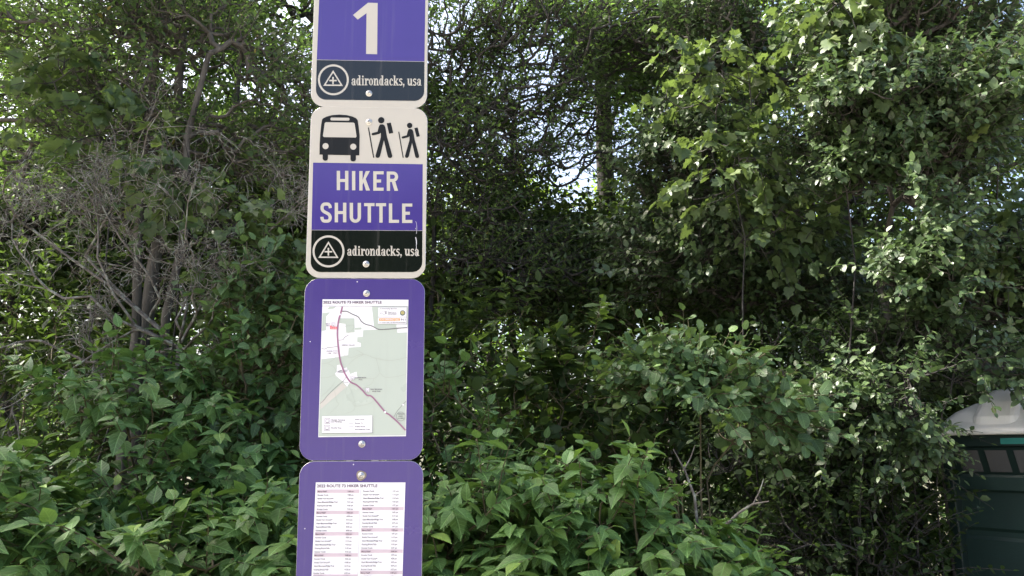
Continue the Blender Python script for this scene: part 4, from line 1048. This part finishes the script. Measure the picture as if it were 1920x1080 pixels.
tree("wild_apple_tree", "spreading tree with sparse olive leaves and grey branches in the top left", 250, 5.8, 7.0,
     [(A(250, 60, 5.4), (.9, .7, .6), 620, 1.5, -.2, 4, 81), (A(430, 200, 5.5), (.7, .7, .6), 520, 1.5, -.2, 4, 82), (A(60, 200, 5.6), (.7, .7, .7), 460, 1.5, -.1, 4, 83), (A(250, 330, 5.6), (.7, .6, .5), 300, 1.5, -.2, 4, 84), ((-3.0, 4.1, 6.9), (1.6, 2.0, .9), 1900, 1.0, -.7, 4, 85)],  # last crown is unseen, added overhead to shade signs and shrubs
     'olive', 'slim', .06, .08, lean=(.1, 0), forks=3, rmax=.02, **kw4)

tree("added_shade_tree", "unseen leafy tree added past the left edge to shade the low shrubs", -1000, 4.4, 7.4,
     [((-5.2, 4.4, 6.9), (1.5, 1.7, 1.0), 1400, 1.0, -.7, 4, 86), ((-6.9, 4.0, 6.8), (1.5, 1.7, 1.1), 1200, 1.0, -.7, 4, 87)],
     'canopy', 'small', .09, .12, **kw4)  # whole tree is out of view, added to block sun from the shrubs
def sticks():
    for lab, pts in (("thin bare stick rising from the right end of the low green bank", ((1310, 1010, 3.3), (1302, 930, 3.3), (1283, 880, 3.32), (1262, 842, 3.3))),
                     ("short broken bare branch reaching right from the low green bank", ((1360, 985, 3.3), (1385, 962, 3.3), (1412, 945, 3.25), (1442, 940, 3.2)))):
        q = [at(*p) for p in pts]; o = q[0]
        root = empty("dead_stick", o); tag(root, lab, "stick", "bare sticks in the low green bank")
        sg = [([p - o for p in q], [.007, .006, .0045, .002]), ([q[2] - o, q[2] - o + np.array([.03, .0, .05]), q[2] - o + np.array([.05, 0, .1])], [.003, .0025, .0012]), ([q[1] - o, q[1] - o + np.array([.04, 0, .03])], [.003, .0015])]
        link("wood", tube_mesh("wood", sg, 6), M['deadwood'], root)
sticks()

# dead twiggy tree at the left
def dead_tree():
    b = at(330, 800, 4.5); b[2] = float(gz(b[0], b[1])) - .03
    root = empty("dead_tree", b); tag(root, "bare dead tree with tangled grey lichened twigs at the left", "dead tree")
    segs = []
    def grow(p, d, L, r, lev):
        n = 7; pts = [p]; q = p.copy(); dd = d.copy()
        for i in range(n):
            dd = nrm(dd + rng.normal(0, .13 + .05 * lev, 3) + np.array([0, 0, -.02 * lev])); q = q + dd * L / n; pts.append(q.copy())
        segs.append((np.array(pts), np.linspace(r, max(.0017, r * (.35 if lev < 3 else .6)), n + 1)))
        if lev >= 4: return
        kids = (7, 9, 7, 4)[lev]
        for c in range(kids):
            t = rng.uniform(.15, 1.0); i = max(1, min(n, int(t * n))); a = nrm(np.cross(dd, rng.normal(size=3)))
            nd = nrm((pts[i] - pts[i-1]) / (L / n) * .6 + a * rng.uniform(.6, 1.1) * np.array([1, .6, 1]) + np.array([0, 0, .05]))
            grow(pts[i], nd, L * rng.uniform(.3, .6), r * (1 - .5 * t) * .5, lev + 1)
    for sx_, sy_, tx_, ty_, r in ((300, 560, 130, 330, .010), (200, 520, 40, 300, .009), (330, 600, 430, 470, .010), (420, 500, 530, 450, .009), (250, 620, 20, 700, .011), (120, 560, -40, 470, .011), (160, 480, 250, 250, .011), (360, 560, 300, 360, .010), (80, 640, -60, 640, .010), (230, 700, 180, 560, .011), (330, 470, 500, 400, .009), (60, 430, -40, 300, .010), (380, 620, 460, 560, .009)):
        s = at(sx_, sy_, 4.45 + rng.uniform(-.15, .25)); e = at(tx_, ty_, 4.3 + rng.uniform(-.3, .3))
        c0 = at(335, 650, 4.5); k = (c0 + s) / 2 + rng.normal(0, .05, 3); k2 = (k + s) / 2 + rng.normal(0, .03, 3)
        segs.append((np.array([c0, k, k2, s]), [.009, .0085, .008, r * .8]))
        grow(s, nrm(e - s), np.linalg.norm(e - s) * 1.15, r * .75, 1)
    segs.append((np.array([b, (b * 1.2 + at(335, 650, 4.5) * .8) / 2 + np.array([.05, 0, 0]), at(335, 650, 4.5)]), [.028, .022, .015]))
    segs2 = [(np.asarray(p) - b, r) for p, r in segs]
    link("branches", tube_mesh("branches", segs2, 5), M['deadwood'], root)
dead_tree()
# creepers with broad leaves in the left trees
vine("creeper with broad dark leaves hanging in the top left trees", [(210, 245, 4.8, (.25, .25, .2), 20), (130, 160, 4.9, (.25, .25, .3), 16)], 210, 4.9, 167, .11)
vine("creeper with a few broad leaves above the dead branches", [(340, 310, 4.5, (.25, .2, .15), 30), (430, 470, 4.5, (.35, .25, .2), 45)], 350, 4.5, 172, .09)

# background trees
BG = "trees standing deeper in the wood"
kw5 = dict(leaves=9, L=.45, droop=.2, upness=.8, jitter=.7, tip_young=.2, curl=.2, fold=.2, smooth=False, twigs=False, sides=6)
def bgtree(label, px, Y, H, cr, mat, r=.14, size=.09, seed=0, wood='darkbark', lean=(0, 0)):
    cs = [(A(x, y, yy), rr, n, 1.5, -.25, 2.5, seed + i) for i, (x, y, yy, rr, n) in enumerate(cr)]
    return tree("woodland_tree", label, px, Y, H, cs, mat, 'small', size, r, BG, lean, wood, **kw5)
# crowns reach well above the picture, added there to keep the low bushes in shade
bgtree("thick dark upright trunk with leafy crown right of the sky gap", 1150, 8.5, 11, [(1280, 120, 8.5, (1.2, 1.2, 1.0), 560), (1165, 120, 8.0, (.55, .5, .75), 260), (1380, 420, 8.8, (1.2, 1.2, 1.0), 600), (1150, -160, 8.5, (2.0, 1.4, 1.3), 900)], 'canopy', .17, seed=101)
bgtree("slender dark trunked tree directly behind the left side of the signs", 555, 8.0, 11, [(620, -60, 8, (1.6, 1.2, 1.2), 800), (480, 250, 8.4, (1.1, 1, .9), 600), (560, 470, 8.4, (1.2, 1, .8), 600)], 'canopy', .09, seed=111)
bgtree("leaning dark trunked tree behind the sparse tree in the top left", 150, 8.4, 11, [(120, -120, 8.2, (1.8, 1.3, 1.2), 800), (330, 180, 8.8, (1.3, 1, 1), 650), (30, 420, 9, (1.2, 1, .9), 600), (100, -500, 8.2, (2.6, 2.0, 1.8), 1200)], 'canopy', .1, seed=121, lean=(.3, 0))
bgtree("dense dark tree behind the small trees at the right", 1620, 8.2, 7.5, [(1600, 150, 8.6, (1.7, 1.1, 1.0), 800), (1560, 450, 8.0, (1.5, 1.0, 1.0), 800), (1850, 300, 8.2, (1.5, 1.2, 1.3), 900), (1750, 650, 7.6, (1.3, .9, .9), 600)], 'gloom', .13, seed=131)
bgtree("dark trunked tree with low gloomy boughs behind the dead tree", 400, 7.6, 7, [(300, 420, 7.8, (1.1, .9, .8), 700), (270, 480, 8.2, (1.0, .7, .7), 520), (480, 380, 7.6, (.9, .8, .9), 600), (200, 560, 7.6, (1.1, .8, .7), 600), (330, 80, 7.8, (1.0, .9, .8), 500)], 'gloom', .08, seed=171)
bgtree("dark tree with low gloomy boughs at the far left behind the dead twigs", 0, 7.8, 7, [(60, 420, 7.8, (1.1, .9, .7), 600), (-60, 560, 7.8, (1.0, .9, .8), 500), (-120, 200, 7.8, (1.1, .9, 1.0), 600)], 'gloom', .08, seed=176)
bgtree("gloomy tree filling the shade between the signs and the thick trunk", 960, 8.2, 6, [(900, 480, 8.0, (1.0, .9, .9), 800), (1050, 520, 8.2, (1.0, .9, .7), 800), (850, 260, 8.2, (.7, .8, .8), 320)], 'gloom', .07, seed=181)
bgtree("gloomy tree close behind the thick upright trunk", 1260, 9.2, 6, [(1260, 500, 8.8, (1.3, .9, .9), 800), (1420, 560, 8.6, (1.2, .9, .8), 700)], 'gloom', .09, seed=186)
bgtree("bright yellow green tree glimpsed low between trunks right of the signs", 920, 12, 6.0, [(880, 400, 12, (1.3, 1.2, .9), 420), (900, 560, 12, (1.8, 1.2, 1.1), 600), (1170, 470, 12, (1.3, 1.2, 1.0), 420)], 'far', .1, seed=141)
bgtree("bright green tree glimpsed through the branches at the far left edge", 20, 11, 6.5, [(30, 130, 11, (1.4, 1.2, 1.2), 600), (150, 330, 11.5, (1.6, 1.2, 1.2), 700), (420, 350, 11.5, (1.6, 1.2, 1.2), 700)], 'far', .1, seed=151)
bgtree("bright green tree glimpsed behind the shaded small trees right of centre", 1450, 12, 7.5, [(1350, 120, 12, (1.8, 1.3, 1.4), 620), (1520, 400, 12, (1.9, 1.3, 1.3), 620), (1780, 200, 12, (2.0, 1.3, 1.6), 700)], 'far', .12, seed=161)
# understory masses
UN = "dark undergrowth bushes deep in the wood"
kw6 = dict(leaves=9, L=.4, droop=.25, upness=.9, jitter=.55, smooth=False, twigs=False, cat="shrub")
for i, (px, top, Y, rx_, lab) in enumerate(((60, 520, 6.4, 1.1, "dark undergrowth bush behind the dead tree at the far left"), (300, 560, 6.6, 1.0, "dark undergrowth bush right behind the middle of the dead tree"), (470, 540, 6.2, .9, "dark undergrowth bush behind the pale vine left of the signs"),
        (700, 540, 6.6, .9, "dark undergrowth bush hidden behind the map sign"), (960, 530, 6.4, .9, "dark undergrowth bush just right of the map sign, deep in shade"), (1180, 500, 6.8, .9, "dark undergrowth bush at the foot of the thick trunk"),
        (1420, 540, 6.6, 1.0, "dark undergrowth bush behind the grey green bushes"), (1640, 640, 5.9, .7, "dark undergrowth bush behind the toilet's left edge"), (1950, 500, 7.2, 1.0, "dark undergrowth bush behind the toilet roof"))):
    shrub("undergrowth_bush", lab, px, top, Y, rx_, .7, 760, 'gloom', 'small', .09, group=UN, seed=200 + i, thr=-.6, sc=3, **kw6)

def far_wood():
    P_ = []
    for i in range(60):
        x = -24 + 48 * i / 59 + rng.uniform(-.5, .5); y = rng.uniform(15, 20); h = rng.uniform(4.6, 6.6)
        if .3 < x < 2.4: h *= .8
        P_.append(blob((x, y, h * .5 - .4), (1.6, 1.2, h * .55), 260, 1.2, -.5, 1.5, 300 + i))
    s = np.concatenate(P_); n = len(s)
    (a, b, c, d, e), _ = dress(s, nrm(rng.normal(size=(n, 3))), .16, 9, .6, jitter=.7, tip_young=.3)
    o = link("far_wood", leaf_mesh("far_wood", a, b, c, d, 'small', e, smooth=False), M['canopy']); tag(o, "leafy wood closing the view behind the near trees", "wood", kind="stuff")
far_wood()

# wooded rise across the road behind the viewer (seen only as a reflection in the sign faces)
def hills():
    m, N, L, P = nodes_of("wooded_hill")
    tc = N.new("ShaderNodeTexCoord"); n = N.new("ShaderNodeTexNoise"); n.inputs["Scale"].default_value = .6; n.inputs["Detail"].default_value = 9
    L.new(tc.outputs["Object"], n.inputs["Vector"]); r = N.new("ShaderNodeValToRGB")
    r.color_ramp.elements[0].position = .35; r.color_ramp.elements[0].color = (.005, .010, .004, 1); r.color_ramp.elements[1].position = .7; r.color_ramp.elements[1].color = (.022, .036, .012, 1)
    L.new(n.outputs["Fac"], r.inputs["Fac"]); L.new(r.outputs["Color"], P.inputs["Base Color"]); P.inputs["Roughness"].default_value = 1.0; P.inputs["Specular IOR Level"].default_value = 0.0
    xs = np.linspace(-160, 160, 81); ys = np.linspace(-190, -55, 34)
    X, Y = np.meshgrid(xs, ys); p = np.stack([X, Y, 0 * X], -1).reshape(-1, 3)
    h = np.clip((-55 - p[:, 1]) / 45, 0, 1); h = h * h * (3 - 2 * h)
    p[:, 2] = -.5 + h * (21 + 3 * np.sin(p[:, 0] * .035) + 1.6 * noise3(p, .35, 5))
    mb = MB(); mb.v = [tuple(q) for q in p]; k = len(xs)
    for j in range(len(ys) - 1):
        for i in range(k - 1): mb.f.append((j*k+i, j*k+i+1, (j+1)*k+i+1, (j+1)*k+i)); mb.m.append(0)
    tag(mb.build("hills", m, smooth=True), kind="structure")
hills()
print("VERTS", sum(len(m.vertices) for m in bpy.data.meshes), "POLYS", sum(len(m.polygons) for m in bpy.data.meshes))
